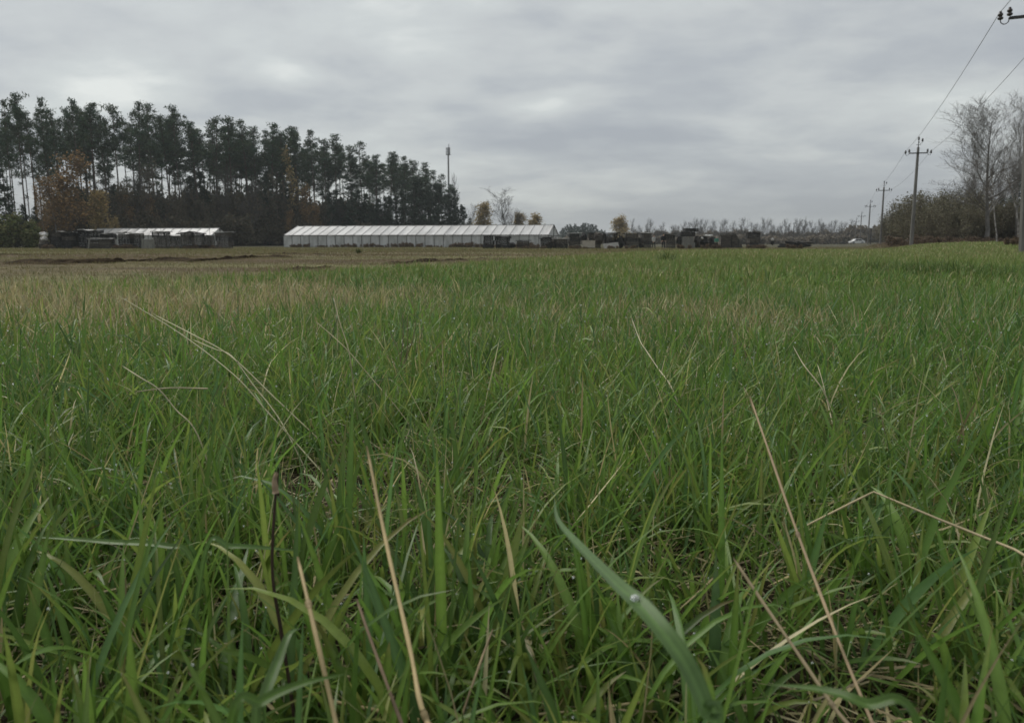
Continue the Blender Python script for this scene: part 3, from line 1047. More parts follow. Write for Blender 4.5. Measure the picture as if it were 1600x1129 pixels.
def gen_pine(seed, h=22.0, cf=0.42, wid=2.3, trunk_r=0.17, dens=1.0, low=0.25):
    r = np.random.default_rng(seed)
    tr = MB()
    cr = MB()
    bend = r.normal(0, 0.35, 2)
    ts = np.linspace(0, 1, 9)
    path = np.stack([bend[0] * ts ** 2 + 0.12 * np.sin(ts * 6 + seed), bend[1] * ts ** 2, ts * h], -1)
    path[0, 2] = -0.3
    tr.tube(path, trunk_r * (1 - 0.82 * ts) + 0.015, 6)
    pos = lambda t: np.array([np.interp(t, ts, path[:, k]) for k in range(3)])
    base = np.array([0.062, 0.090, 0.054])
    nb = int(46 * dens)
    for i in range(nb):
        u = (i + r.random()) / nb
        if r.random() < 0.16:
            continue
        t = 1 - cf * (1 - u) - (0.0 if r.random() > low else r.random() * 0.25)
        t = min(t, 0.995)
        rel = np.clip((1 - t) / cf, 0, 1.4)
        ln = wid * (0.24 + 0.93 * min(rel, 1.0) ** 0.5) * r.uniform(0.45, 1.15) * (0.75 if rel > 1 else 1)
        az = r.random() * 2 * PI
        el = r.uniform(0.0, 0.45) + 0.55 * (1 - min(rel, 1))
        p = pos(t)
        d = np.array([math.cos(az) * math.cos(el), math.sin(az) * math.cos(el), math.sin(el)])
        q = p + d * ln + np.array([0, 0, 0.15 * ln])
        q[2] = min(q[2], h + 0.25)
        mid = (p + q) / 2 - np.array([0, 0, 0.08 * ln])
        tr.tube([p, mid, q], [0.04, 0.03, 0.012], 3, cap=False)
        ncl = max(2, int(ln * 2.1))
        for k in range(ncl):
            s = 0.35 + 0.68 * (k + r.random()) / ncl
            c = p * (1 - s) + q * s + r.normal(0, 0.16, 3)
            n = int(r.integers(13, 24))
            cc = c + r.normal(0, 1, (n, 3)) * np.array([0.30, 0.30, 0.17])
            tone = base * r.uniform(0.7, 1.4) * np.array([r.uniform(0.85, 1.2), 1, r.uniform(0.85, 1.25)])
            leaf_quads(cr, cc, 0.22, np.tile(tone, (n, 1)) * r.uniform(0.8, 1.2, (n, 1)), r, aspect=0.27)
    for i in range(9):                        # dead snags on the bare trunk
        t = r.uniform(0.22, 1 - cf)
        az = r.random() * 2 * PI
        p = pos(t)
        ln = r.uniform(0.4, 1.5)
        tr.tube([p, p + np.array([math.cos(az), math.sin(az), r.uniform(-0.15, 0.3)]) * ln], [0.025, 0.008], 3, cap=False)
    return tr.mesh('pine_trunk', M['pine_bark']), cr.mesh('pine_crown', M['needles'], tint=True)


def gen_fir(seed, h=11.0, wid=2.2, dens=1.0, gapped=0.1):
    r = np.random.default_rng(seed)
    tr = MB()
    cr = MB()
    tr.tube([(0, 0, -0.3), (0.05, 0, h * 0.5), (0, 0.04, h)], [0.13, 0.07, 0.012], 5)
    base = np.array([0.048, 0.066, 0.044])
    nb = int(70 * dens)
    for i in range(nb):
        if r.random() < gapped:
            continue
        t = 0.06 + 0.93 * (i + r.random()) / nb
        ln = wid * (1 - t) ** 0.8 * r.uniform(0.6, 1.15) + 0.15
        az = r.random() * 2 * PI
        p = np.array([0, 0, t * h])
        q = p + np.array([math.cos(az) * ln, math.sin(az) * ln, -0.12 * ln + 0.35 * t])
        tr.tube([p, q], [0.02, 0.006], 3, cap=False)
        ncl = max(2, int(ln * 2.4))
        for k in range(ncl):
            s = 0.2 + 0.85 * (k + r.random()) / ncl
            c = p * (1 - s) + q * s
            n = int(r.integers(8, 14))
            cc = c + r.normal(0, 1, (n, 3)) * np.array([0.22, 0.22, 0.14])
            tone = base * r.uniform(0.6, 1.4)
            leaf_quads(cr, cc, 0.2, np.tile(tone, (n, 1)), r, aspect=0.42)
    return tr.mesh('fir_trunk', M['pine_bark']), cr.mesh('fir_crown', M['needles'], tint=True)


def skeleton(r, h, levels, spread, trunk_r, first=0.25, kids=(12, 6, 5), up=0.5, ratio=(0.42, 0.45, 0.45), sides=(6, 4, 3, 3), wob=0.12, twigr=0.006, lean=0.0):
    """bare branching: returns list of (points, radii, sides, level)"""
    out = []

    def grow(p, d, ln, rad, lev):
        ns = 7 if lev == 0 else (5 if lev == 1 else 3)
        pts = [p]
        dd = d.copy()
        for _ in range(ns):
            dd = dd + r.normal(0, wob * (0.45 if lev == 0 else 1 + 0.4 * lev), 3) + np.array([0, 0, up * 0.12 * (lev > 0)])
            dd /= np.linalg.norm(dd)
            pts.append(pts[-1] + dd * ln / ns)
        pts = np.array(pts)
        s = np.linspace(0, 1, ns + 1)
        rads = np.maximum(rad * (1 - 0.86 * s), twigr * 0.6)
        out.append((pts, rads, sides[min(lev, 3)], lev))
        if lev >= levels:
            return
        nk = kids[lev]
        f0 = first if lev == 0 else 0.2
        for i in range(nk):
            t = f0 + (1 - f0) * (i + r.random()) / nk
            q = np.array([np.interp(t, s, pts[:, k]) for k in range(3)])
            tan = pts[min(ns, int(t * ns) + 1)] - pts[int(min(t, .999) * ns)]
            tan /= np.linalg.norm(tan)
            az = r.random() * 2 * PI
            perp = np.cross(tan, [math.cos(az), math.sin(az), 0.3])
            perp /= np.linalg.norm(perp) + 1e-9
            ang = spread * r.uniform(0.65, 1.25) * (1.0 if lev else (1.15 - 0.45 * t))
            nd = tan * math.cos(ang) + perp * math.sin(ang)
            cl = ln * ratio[lev] * r.uniform(0.65, 1.2) * (1.15 - 0.6 * t if lev == 0 else 1.05 - 0.4 * t)
            cr = max(twigr, np.interp(t, s, rads) * r.uniform(0.4, 0.62))
            grow(q, nd, cl, cr, lev + 1)

    grow(np.array([0, 0, -0.2]), np.array([lean, 0, 1.0]) / math.hypot(lean, 1), h * 0.93, trunk_r, 0)
    return out


def gen_bare(seed, h, trunk_r, spread=0.8, kids=(14, 7, 6), first=0.28, levels=3, bark='bark', twigr=0.008, up=0.5, ratio=(0.42, 0.45, 0.45)):
    r = np.random.default_rng(seed)
    sk = skeleton(r, h, levels, spread, trunk_r, first, kids, up=up, twigr=twigr, ratio=ratio)
    a, b = MB(), MB()
    for pts, rads, sd, lev in sk:
        (a if lev == 0 else b).tube(pts, rads, sd, cap=False)
    return a.mesh('bare_trunk', M[bark]), b.mesh('bare_crown', M[bark if bark != 'birch_bark' else 'brown_twig'])


def gen_leafy(seed, h, trunk_r, spread, kids, tones, leaves=3, size=0.13, first=0.2, bark='birch_bark', up=0.6, twigr=0.01, levels=2, jit=0.3, ratio=(0.36, 0.45, 0.45)):
    r = np.random.default_rng(seed)
    sk = skeleton(r, h, levels, spread, trunk_r, first, kids, up=up, twigr=twigr, ratio=ratio)
    a, b = MB(), MB()
    tones = np.array(tones)
    C_, T_ = [], []
    for pts, rads, sd, lev in sk:
        (a if lev == 0 else b).tube(pts, rads, sd, 0 if lev == 0 else 1, cap=False)
        if lev == levels and leaves:
            for p in pts[1:]:
                n = r.poisson(leaves)
                if n:
                    C_.append(p + r.normal(0, jit, (n, 3)))
                    tone = tones[r.integers(len(tones))] * r.uniform(0.7, 1.3)
                    T_.append(np.tile(tone, (n, 1)) * r.uniform(0.8, 1.2, (n, 1)))
    if C_:
        leaf_quads(b, np.concatenate(C_), size, np.concatenate(T_), r, aspect=0.7)
    return a.mesh('leafy_trunk', M[bark]), b.mesh('leafy_crown', [M['leaves'], M['brown_twig'] if bark == 'birch_bark' else M[bark]], tint=True)


def gen_shrub(seed, h, w, stems, tones, leaves, size=0.12, bark='brown_twig', jit=0.25, kids=(9, 5), twigr=0.01):
    r = np.random.default_rng(seed)
    st, fo = MB(), MB()
    tones = np.array(tones)
    C_, T_ = [], []
    for i in range(stems):
        a = r.random() * 2 * PI
        rad = w * 0.35 * math.sqrt(r.random())
        lean = r.uniform(0.0, 0.45)
        hh = h * r.uniform(0.6, 1.0) * (1 - 0.35 * rad / (w * 0.5))
        sk = skeleton(r, hh, 2, 0.65, 0.035 * h / 4 * r.uniform(0.7, 1.3), 0.12, (*kids, 1), up=0.9, twigr=twigr, ratio=(0.4, 0.5, 0.4), lean=lean, sides=(4, 3, 3, 3))
        ca, sa = math.cos(a), math.sin(a)
        off = np.array([rad * ca, rad * sa, 0])
        Rz = np.array([[ca, -sa, 0], [sa, ca, 0], [0, 0, 1]])
        for pts, rads, sd, lev in sk:
            pts = pts @ Rz.T + off
            (st if lev == 0 else fo).tube(pts, rads, sd, 0 if lev == 0 else 1, cap=False)
            if lev == 2 and leaves:
                for p in pts[1:]:
                    n = r.poisson(leaves)
                    if n:
                        C_.append(p + r.normal(0, jit, (n, 3)))
                        T_.append(np.tile(tones[r.integers(len(tones))] * r.uniform(0.7, 1.3), (n, 1)))
    if C_:
        leaf_quads(fo, np.concatenate(C_), size, np.concatenate(T_), r, aspect=0.7)
    return st.mesh('shrub_stems', M[bark]), fo.mesh('shrub_foliage', [M['leaves'], M[bark]], tint=True)


TREES = {}


def plant(kind, name, variants, px, Y, height, base_h, label, cat, group=None, rz=None, sx=1.0, parts=('trunk', 'crown'), x=None):
    """one tree: first use of a variant builds it, later ones share its meshes"""
    v = variants
    if x is None:
        p = gx(px, Y)
    else:
        p = Vector((x, Y, g1(x, Y)))
    key = v[0].name
    if key not in TREES:
        TREES[key] = max(max(vv.co.z for vv in me.vertices) for me in v if len(me.vertices))
    s = height / TREES[key]
    t = thing(name, label, cat, p, random.random() * 2 * PI if rz is None else rz, group)
    t.scale = (s * sx, s * sx, s)
    for nm, me in zip(parts, v):
        link(nm, me, t)
    return t


random.seed(4)


def top_h(px, py, Y):
    return at(px, py, Y).z - gx(px, Y).z


# ---- the pine wood on the left
PINES = [gen_pine(100 + i, 22.0, cf, w, dens=dn, low=lo) for i, (cf, w, dn, lo) in enumerate(
    ((0.34, 2.4, 1.1, 0.10), (0.40, 2.4, 1.15, 0.16), (0.30, 2.1, 0.95, 0.12), (0.44, 2.3, 1.1, 0.2), (0.36, 2.7, 1.15, 0.1), (0.48, 2.2, 1.2, 0.25), (0.32, 2.5, 1.0, 0.1)))]
FIRS = [gen_fir(200 + i, 11.0, w, dn) for i, (w, dn) in enumerate(((2.2, 1.0), (2.7, 1.1), (1.9, 0.9), (2.4, 1.2)))]
FRONT = [(2, 190), (24, 152), (44, 141), (62, 172), (83, 150), (101, 168), (130, 150), (155, 156), (172, 176), (190, 160), (225, 156), (246, 160),
         (270, 178), (285, 162), (312, 186), (343, 182), (366, 179), (392, 186), (405, 196), (428, 190), (447, 202), (468, 194), (494, 201), (512, 214), (528, 207),
         (550, 226), (568, 220), (590, 240), (612, 235), (631, 242), (648, 248), (665, 252), (677, 265), (690, 271), (705, 286)]


def wood_depth(px):
    return 124 + 96 * max(0, px) / 700.0


def zone_label(px):
    if px < 130:
        return 'tall pine with thin trunk among the leftmost pines of the wood', 'leftmost pines of the wood'
    if px < 300:
        return 'tall dark pine behind the orange birches and left stacks', 'pines behind the left stacks'
    if px < 470:
        return 'dark pine in the closed middle part of the wood', 'pines in the middle of the wood'
    if px < 620:
        return 'dark pine behind the left half of the long greenhouse', 'pines behind the long greenhouse'
    return 'shorter dark pine near the right end of the wood', 'pines at the right end of the wood'


SPECIAL = {44: 'tallest pine of the wood, its crown rising above the left group', 2: 'pine cut by the left edge of the picture, shorter than its neighbours',
           285: 'broad crowned pine standing highest in the middle left of the wood', 705: 'last pine at the right end of the wood beside the mast'}
for i, (px, py) in enumerate(FRONT):
    Y = wood_depth(px) + random.uniform(-2, 2)
    lab, grp = zone_label(px)
    h = top_h(px, py, Y)
    if px in SPECIAL:
        lab, grp = SPECIAL[px], None
    plant('pine', 'pine_tree', PINES[(i * 3) % 7], px, Y, h, 22.0, lab, 'tree', grp, sx=random.uniform(0.9, 1.2) * (22.0 / h) ** 0.35 * (0.74 if px < 140 else 0.95 if px < 330 else 1.05))
# rows behind
fx = [p[0] for p in FRONT]
fy = [p[1] for p in FRONT]
for row, (n, dY, drop) in enumerate(((48, 9, 16), (42, 19, 30), (34, 30, 44))):
    for k in range(n):
        px = -30 + (725 - 10 * row) * (k + random.random()) / n
        if random.random() < (0.65 if px < 130 else 0.35 if px < 330 else 0.12):
            continue
        Y = wood_depth(px) + dY + random.uniform(-4, 4)
        py = float(np.interp(px, fx, fy)) + drop * random.uniform(0.3, 1.3)
        lab, grp = zone_label(px)
        h = top_h(px, py, Y)
        plant('pine', 'pine_tree', PINES[random.randrange(7)], px, Y, h, 22.0, lab, 'tree', grp, sx=random.uniform(0.9, 1.25) * (22.0 / h) ** 0.3 * (0.74 if px < 140 else 0.95 if px < 330 else 1.05))
# dark firs: left edge, and closing the right end of the wood
for px, py, dY, sx in ((2, 240, -4, 1.2), (18, 290, -6, 1.2), (40, 318, -5, 1.2), (58, 322, -6, 1.2)):
    Y = wood_depth(px) + dY
    plant('fir', 'fir_tree', FIRS[px % 4], px, Y, top_h(px, py, Y), 11.0, 'dark conical fir among the dark firs at the left edge', 'tree', 'dark firs at the left edge', sx=sx)
for k in range(34):
    px = 500 + 225 * (k + random.random() * 0.7) / 34
    Y = wood_depth(px) - 6 + random.uniform(-3, 3)
    py = np.interp(px, (500, 640, 690, 712, 725, 737), (318, 292, 285, 302, 318, 345)) + random.uniform(-12, 16)
    plant('fir', 'fir_tree', FIRS[k % 4], px, Y, top_h(px, py, Y), 11.0, 'dark young fir under the pines at the right end of the wood', 'tree', 'young firs at the right end of the wood', sx=1.15)
for px, py in ((726, 322), (734, 340)):
    plant('fir', 'fir_tree', FIRS[px % 4], px, 216, top_h(px, py, 216), 11.0, 'small fir, %s of the two ending the wood on the right' % ('taller' if py < 330 else 'shorter'), 'tree', sx=1.2)
for k in range(14):
    px = 130 + 420 * (k + random.random()) / 14
    Y = wood_depth(px) - 2 + random.uniform(-3, 6)
    py = random.uniform(265, 310)
    plant('fir', 'fir_tree', FIRS[random.randrange(4)], px, Y, top_h(px, py, Y), 11.0, 'dark fir in the shadowy understorey of the wood', 'tree', 'understorey firs of the wood', sx=1.1)

# ---- autumn trees at the edge of the wood
ORANGE = [(0.25, 0.16, 0.075), (0.20, 0.135, 0.07), (0.31, 0.20, 0.09), (0.16, 0.118, 0.068)]
BROWN = [(0.112, 0.100, 0.070), (0.132, 0.112, 0.074), (0.095, 0.092, 0.064)]
YELLOW = [(0.36, 0.275, 0.125), (0.30, 0.235, 0.115), (0.40, 0.30, 0.13), (0.26, 0.215, 0.11)]
OLIVE = [(0.12, 0.135, 0.05), (0.10, 0.12, 0.046), (0.15, 0.145, 0.058)]
BIRCH = [gen_leafy(300 + i, 14.0, 0.12, 0.66, (30, 11, 1), ORANGE, leaves=2.0, size=0.16, first=0.14, ratio=(0.30, 0.5, 0.45), jit=0.35) for i in range(3)]
BIRCHY = [gen_leafy(310 + i, 12.0, 0.11, 0.72, (34, 11, 1), YELLOW, leaves=3.2, size=0.2, first=0.10, ratio=(0.34, 0.5, 0.45), jit=0.45) for i in range(2)]
THINY = gen_leafy(318, 12.0, 0.09, 0.5, (22, 8, 1), YELLOW, leaves=1.3, size=0.15, first=0.3, ratio=(0.22, 0.5, 0.45), jit=0.3)
BROWNT = [gen_leafy(320 + i, 13.0, 0.11, 0.6, (20, 10, 1), BROWN, leaves=1.6, size=0.14, first=0.12, bark='brown_twig') for i in range(3)]
BARET = [gen_bare(330 + i, 12.0, 0.15, 0.62, (20, 10, 6), 0.16, 3, twigr=0.014, up=1.0, ratio=(0.46, 0.5, 0.5)) for i in range(3)]
for px, py, dY, bank, s, lab in (
        (72, 285, -12, BIRCH[1], 0.55, 'thin white trunked birch, leftmost of the orange birches'),
        (103, 226, -8, BIRCH[0], 1.35, 'tallest orange brown birch at the left of the wood'),
        (88, 270, -10, BIRCH[2], 1.2, 'rusty birch under the tallest orange birch'),
        (128, 270, -9, BIRCH[1], 1.3, 'orange brown birch to the right of the tallest one'),
        (157, 294, -11, BIRCHY[0], 1.1, 'bright golden small birch, right end of the orange group'),
        (182, 335, -12, BIRCHY[1], 1.0, 'low golden sapling above the white greenhouse roof on the left'),
        (205, 300, -8, BIRCH[2], 1.1, 'brown orange birch behind the left greenhouse roof'),
        (236, 300, -7, BIRCH[0], 1.0, 'faded orange birch right of the golden sapling'),
        (466, 227, -3, THINY, 0.8, 'slender yellowing birch rising high left of the long greenhouse'),
        (480, 285, -10, BIRCH[1], 0.9, 'orange birch beside the slender yellow one, above the long greenhouse'),
        (452, 325, -12, BIRCH[0], 0.9, 'small orange birch at the left end of the long greenhouse'),
        (492, 318, -11, BIRCH[2], 0.9, 'low orange birch over the left part of the long greenhouse roof')):
    Y = wood_depth(px) + dY
    plant('birch', 'birch_tree', bank, px, Y, top_h(px, py, Y), 12.0 if bank in BIRCHY or bank is THINY else 14.0, lab, 'tree', sx=s)
for k in range(26):
    px = 165 + 390 * (k + random.random()) / 26
    Y = wood_depth(px) - 7 + random.uniform(-2, 3)
    py = random.uniform(245, 320) if px < 440 else random.uniform(300, 335)
    plant('brown', 'leafless_tree', BROWNT[k % 3] if k % 3 else BARET[k % 3], px, Y, top_h(px, py, Y), 13.0 if k % 3 else 12.0,
          'thin brown nearly leafless tree at the edge of the pine wood', 'tree', 'thin leafless trees along the wood edge', sx=1.1)
# undergrowth shrubs along the wood
SHR = [gen_shrub(400 + i, 4.0, 4.0, 9, BROWN, 2.2, size=0.14) for i in range(3)]
SHG = [gen_shrub(410 + i, 4.0, 4.5, 9, OLIVE, 4.5, size=0.15) for i in range(2)]
for k in range(64):
    px = 60 + 680 * (k + random.random()) / 64
    Y = wood_depth(px) - 10 + random.uniform(-3, 14)
    h = random.uniform(3.5, 7.0) * (1.0 if px < 560 else 0.8)
    plant('shrub', 'brown_shrub', SHR[k % 3], px, Y, h, 4.0, 'dull brown shrub in the dense undergrowth before the wood', 'shrub', 'brown undergrowth shrubs before the wood', sx=1.0, parts=('stems', 'foliage'))
for k in range(110):
    px = 100 + 480 * (k + random.random()) / 110
    Y = wood_depth(px) + random.uniform(-3, 22)
    plant('shrub', 'brown_shrub', SHR[k % 3], px, Y, top_h(px, random.uniform(282, 322) if px < 470 else random.uniform(305, 330), Y), 4.0, 'tall brown bush standing in the shade of the pine wood', 'shrub', 'tall bushes in the shade of the wood', sx=0.62, parts=('stems', 'foliage'))
for px, py in ((-14, 328), (14, 326), (36, 338), (52, 350)):
    Y = 112
    plant('shrub', 'green_shrub', SHG[px % 2], px, Y, top_h(px, py, Y), 4.0, 'dark olive green bush at the left edge behind the pale junk', 'shrub', 'olive green bushes at the left edge', sx=1.15, parts=('stems', 'foliage'))

# ---- trees behind the long greenhouse
for px, py, Y, bank, bh, s, lab in (
        (737, 316, 240, BARET[1], 12.0, 0.9, 'faint bare tree between the wood and the yellow tree'),
        (756, 313, 235, BIRCHY[0], 12.0, 1.15, 'pale yellow tree behind the greenhouse, just right of the wood'),
        (791, 291, 235, BARET[0], 12.0, 1.7, 'bare grey tree standing tallest behind the greenhouse roof'),
        (806, 325, 237, BARET[2], 12.0, 1.2, 'small bare tree leaning against the tall bare one'),
        (812, 330, 238, BIRCHY[0], 12.0, 1.2, 'brownish yellow tree right of the tall bare tree'),
        (829, 329, 236, BIRCHY[1], 12.0, 1.7, 'yellow tree at the right end behind the greenhouse'),
        (970, 333, 260, BIRCHY[1], 12.0, 1.9, 'lone golden tree standing behind the right hand stacks'),
        (990, 340, 265, BARET[1], 12.0, 0.8, 'thin bare tree just right of the lone golden tree')):
    plant('t', 'birch_tree' if bank not in BARET else 'bare_tree', bank, px, Y, top_h(px, py, Y), bh, lab, 'tree', sx=s)
FARFIR = [gen_fir(260 + i, 11.0, 3.0, 0.9, 0.0) for i in range(2)]
for k in range(34):
    px = 874 + 72 * (k + random.random()) / 34
    Y = 430 + random.uniform(-20, 20)
    py = np.interp(px, (874, 886, 912, 930, 946), (362, 352, 350, 353, 360)) + random.uniform(-3, 4)
    plant('fir', 'fir_tree', FARFIR[k % 2], px, Y, top_h(px, py, Y), 11.0, 'small far fir in the dark clump right of the greenhouse', 'tree', 'far firs right of the greenhouse', sx=1.25)
# ---- far line of bare trees
FAR = [gen_bare(350 + i, 10.0, 0.17, 0.7, (18, 8, 4), 0.08, 3, twigr=0.026, up=1.2, ratio=(0.58, 0.52, 0.5), bark='bark') for i in range(4)]
for k in range(80):
    px = 985 + 345 * (k + random.random()) / 80
    Y = 330 + random.uniform(-15, 40)
    py = 348 + random.uniform(-11, 12)
    plant('far', 'bare_tree', FAR[k % 4], px, Y, top_h(px, py, Y), 10.0, 'grey leafless tree in the far tree line on the horizon', 'tree', 'bare trees of the far tree line', sx=0.85)
FARS = [gen_shrub(430 + i, 3.0, 5.0, 7, [(0.20, 0.17, 0.13), (0.225, 0.19, 0.142), (0.18, 0.16, 0.128)], 2.4, size=0.25, twigr=0.025, kids=(7, 4)) for i in range(2)]
for k in range(46):
    px = 735 + 610 * (k + random.random()) / 46
    Y = 300 + random.uniform(-20, 25)
    plant('far', 'brown_shrub', FARS[k % 2], px, Y, random.uniform(2.4, 4.2), 3.0, 'low brown scrub under the far tree line', 'shrub', 'low scrub under the far tree line', sx=1.5, parts=('stems', 'foliage'))

for k in range(40):
    px = 990 + 340 * (k + random.random()) / 40
    Y = 345 + random.uniform(-10, 25)
    plant('far', 'brown_shrub', FARS[k % 2], px, Y, random.uniform(4.5, 7.0), 3.0, 'tall grey brown scrub within the far tree line', 'shrub', 'tall scrub within the far tree line', sx=0.9, parts=('stems', 'foliage'))

for k in range(9):
    px = 1328 + 70 * (k + random.random()) / 9
    Y = 345 + random.uniform(-8, 20)
    plant('far', 'brown_shrub', FARS[k % 2], px, Y, random.uniform(6.0, 9.0), 3.0, 'grey brown scrub behind the farthest power poles', 'shrub', 'scrub behind the farthest power poles', sx=0.9, parts=('stems', 'foliage'))

# ---- thicket and trees on the right
THICK = [gen_shrub(440 + i, 5.5, 5.0, 15, [(0.155, 0.148, 0.096), (0.175, 0.162, 0.105), (0.135, 0.127, 0.09)], 1.3, size=0.07, twigr=0.010, kids=(13, 8)) for i in range(3)]
for px, py, Y in ((1388, 345, 150), (1398, 330, 135), (1410, 318, 120), (1400, 340, 118), (1430, 305, 104), (1448, 290, 96), (1470, 288, 92), (1492, 284, 88), (1515, 300, 86),
                  (1440, 318, 92), (1465, 312, 86), (1500, 312, 82), (1535, 310, 84), (1560, 312, 86), (1590, 300, 84), (1620, 300, 84)):
    plant('thick', 'brown_shrub', THICK[px % 3], px, Y, top_h(px, py, Y), 5.5, 'tall olive brown bush in the thicket right of the power line', 'shrub', 'thicket bushes right of the power line', sx=1.05, parts=('stems', 'foliage'))
for k in range(16):
    px = 1385 + 240 * (k + random.random()) / 16
    Y = np.interp(px, (1385, 1440, 1500, 1620), (155, 106, 92, 92)) + random.uniform(2, 8)
    plant('t', 'bare_tree', BARET[k % 3], px, Y, top_h(px, np.interp(px, (1385, 1440, 1500, 1620), (322, 298, 280, 270)) + random.uniform(-12, 14), Y), 12.0, 'slim grey bare tree standing inside the right thicket', 'tree', 'slim bare trees inside the right thicket', sx=0.95)
BIG = [gen_bare(370, 15.0, 0.17, 0.78, (36, 15, 10), 0.24, 3, twigr=0.008, up=1.3, ratio=(0.44, 0.5, 0.5), bark='pale_bark'), gen_bare(371, 15.0, 0.15, 0.66, (32, 13, 9), 0.26, 3, twigr=0.008, up=1.3, ratio=(0.38, 0.5, 0.5), bark='pale_bark')]
plant('t', 'bare_tree', BIG[0], 1540, 80, top_h(1540, 146, 80), 15.0, 'large spreading bare tree rising above the thicket on the right', 'tree', rz=0.6 + PI, sx=1.75)
plant('t', 'bare_tree', BIG[1], 1588, 83, top_h(1588, 140, 83), 15.0, 'tall bare tree beside the near pole at the right edge', 'tree', rz=2.2, sx=0.95)
plant('t', 'bare_tree', BIG[1], 1512, 90, top_h(1512, 215, 90), 15.0, 'smaller bare tree left of the large spreading one', 'tree', rz=4.0, sx=1.0)
SLIM = gen_bare(375, 9.0, 0.085, 0.5, (10, 6, 3), 0.55, 3, bark='birch_bark', twigr=0.008)
plant('t', 'birch_tree', SLIM, 1558, 74, top_h(1558, 235, 74), 9.0, 'slim pale birch trunk before the dark firs on the right', 'tree', sx=1.0)
plant('t', 'birch_tree', SLIM, 1591, 73, top_h(1591, 225, 73), 9.0, 'slim pale birch trunk beside the near pole', 'tree', sx=1.1, rz=1.0)
for px, py, Y, s in ((1560, 300, 88, 1.2), (1580, 262, 92, 1.2), (1598, 232, 88, 1.25), (1545, 318, 90, 1.1), (1630, 220, 90, 1.3)):
    plant('fir', 'fir_tree', FIRS[px % 4], px, Y, top_h(px, py, Y), 11.0, 'dark fir behind the pale birch trunks at the right edge', 'tree', 'dark firs at the right edge', sx=s)
# brown brush at the verge
VERGE = [gen_shrub(450 + i, 1.2, 2.2, 9, [(0.13, 0.092, 0.064), (0.15, 0.11, 0.075), (0.10, 0.075, 0.05)], 2.0, size=0.045, twigr=0.005, jit=0.08) for i in range(2)]
for px, py, Y, lab in ((1584, 371, 40, 'reddish brown dry brush at the right edge before the birches'), (1604, 366, 42, 'dry brown brush cut by the right edge of the picture')):
    plant('v', 'dry_shrub', VERGE[px % 2], px, Y, top_h(px, py, Y), 1.2, lab, 'shrub', sx=1.1, parts=('stems', 'foliage'))
for k in range(18):
    px = 1405 + 190 * (k + random.random()) / 18
    Y = random.uniform(74, 80)
    plant('v', 'dry_shrub', VERGE[k % 2], px, Y, random.uniform(0.5, 1.1), 1.2, 'low tan weeds along the verge under the power line', 'shrub', 'low weeds along the verge', sx=1.6, parts=('stems', 'foliage'))


# ------------------------------------------------------------------ power line
POLES = [(1601, 28.0, 'near power pole cut by the right edge of the picture'), (1424, 70.0, 'second power pole with six insulators, in front of the thicket'),
         (1375.5, 118.0, 'third power pole, at the left end of the thicket'), (1356, 172.0, 'fourth power pole along the line'),
         (1343.5, 238.0, 'fifth power pole along the line'), (1336, 300.0, 'sixth and smallest power pole, near the far trees')]
ARM_Z, TOP_Z, ARM_L = 7.85, 8.6, 0.72
INS = {}
LEAN = 0.052


def make_pole(loc, label, rz):
    t = thing('power_pole', label, 'power pole', loc, rz)
    MB().tube([(0, 0, -0.3), (0, 0, 4.0), (0, 0, 8.35)], [0.17, 0.14, 0.10], 8).build('post', M['concrete'], t)
    a = MB().box((0, -0.13, ARM_Z), (2 * ARM_L, 0.09, 0.09))
    a.box((0, -0.02, ARM_Z), (0.30, 0.32, 0.05))
    a.build('crossarm', M['dark_steel'], t)
    MB().tube([(0, 0, 8.3), (0, 0, 8.95)], [0.035, 0.03], 6).box((0, 0, 8.55), (0.34, 0.04, 0.04)).build('top_spike', M['dark_steel'], t)
    ins = [(-ARM_L, -0.13, ARM_Z + 0.12, 0.0), (-ARM_L - 0.28, -0.13, ARM_Z + 0.02, 1), (ARM_L, -0.13, ARM_Z + 0.12, 0), (ARM_L + 0.28, -0.13, ARM_Z + 0.02, 1),
           (0, 0, 9.0, 0), (0.30, 0, 8.86, 1)]
    if 'ins' not in INS:
        m = MB().lathe([(0.02, -0.06), (0.085, -0.03), (0.095, 0.02), (0.05, 0.05), (0.06, 0.07), (0.085, 0.09), (0.08, 0.15), (0.045, 0.17), (0.05, 0.2), (0.03, 0.23)], sides=10)
        INS['ins'] = m.mesh('insulator', M['insulator'], smooth=True)
        h = MB().tube(polyline([(0.26, 0, 0.0), (0.24, 0, -0.14), (0.12, 0, -0.2), (0.02, 0, -0.14), (0, 0, -0.05)], 4), 0.016, 6)
        INS['hook'] = h.mesh('hook', M['dark_steel'], smooth=True)
    for x, y, z, hk in ins:
        o = link('insulator', INS['ins'], t)
        o.location = (x, y, z)
        if hk:
            h = link('hook', INS['hook'], o)
            if x > 0:
                h.rotation_euler = (0, 0, PI)
    return t


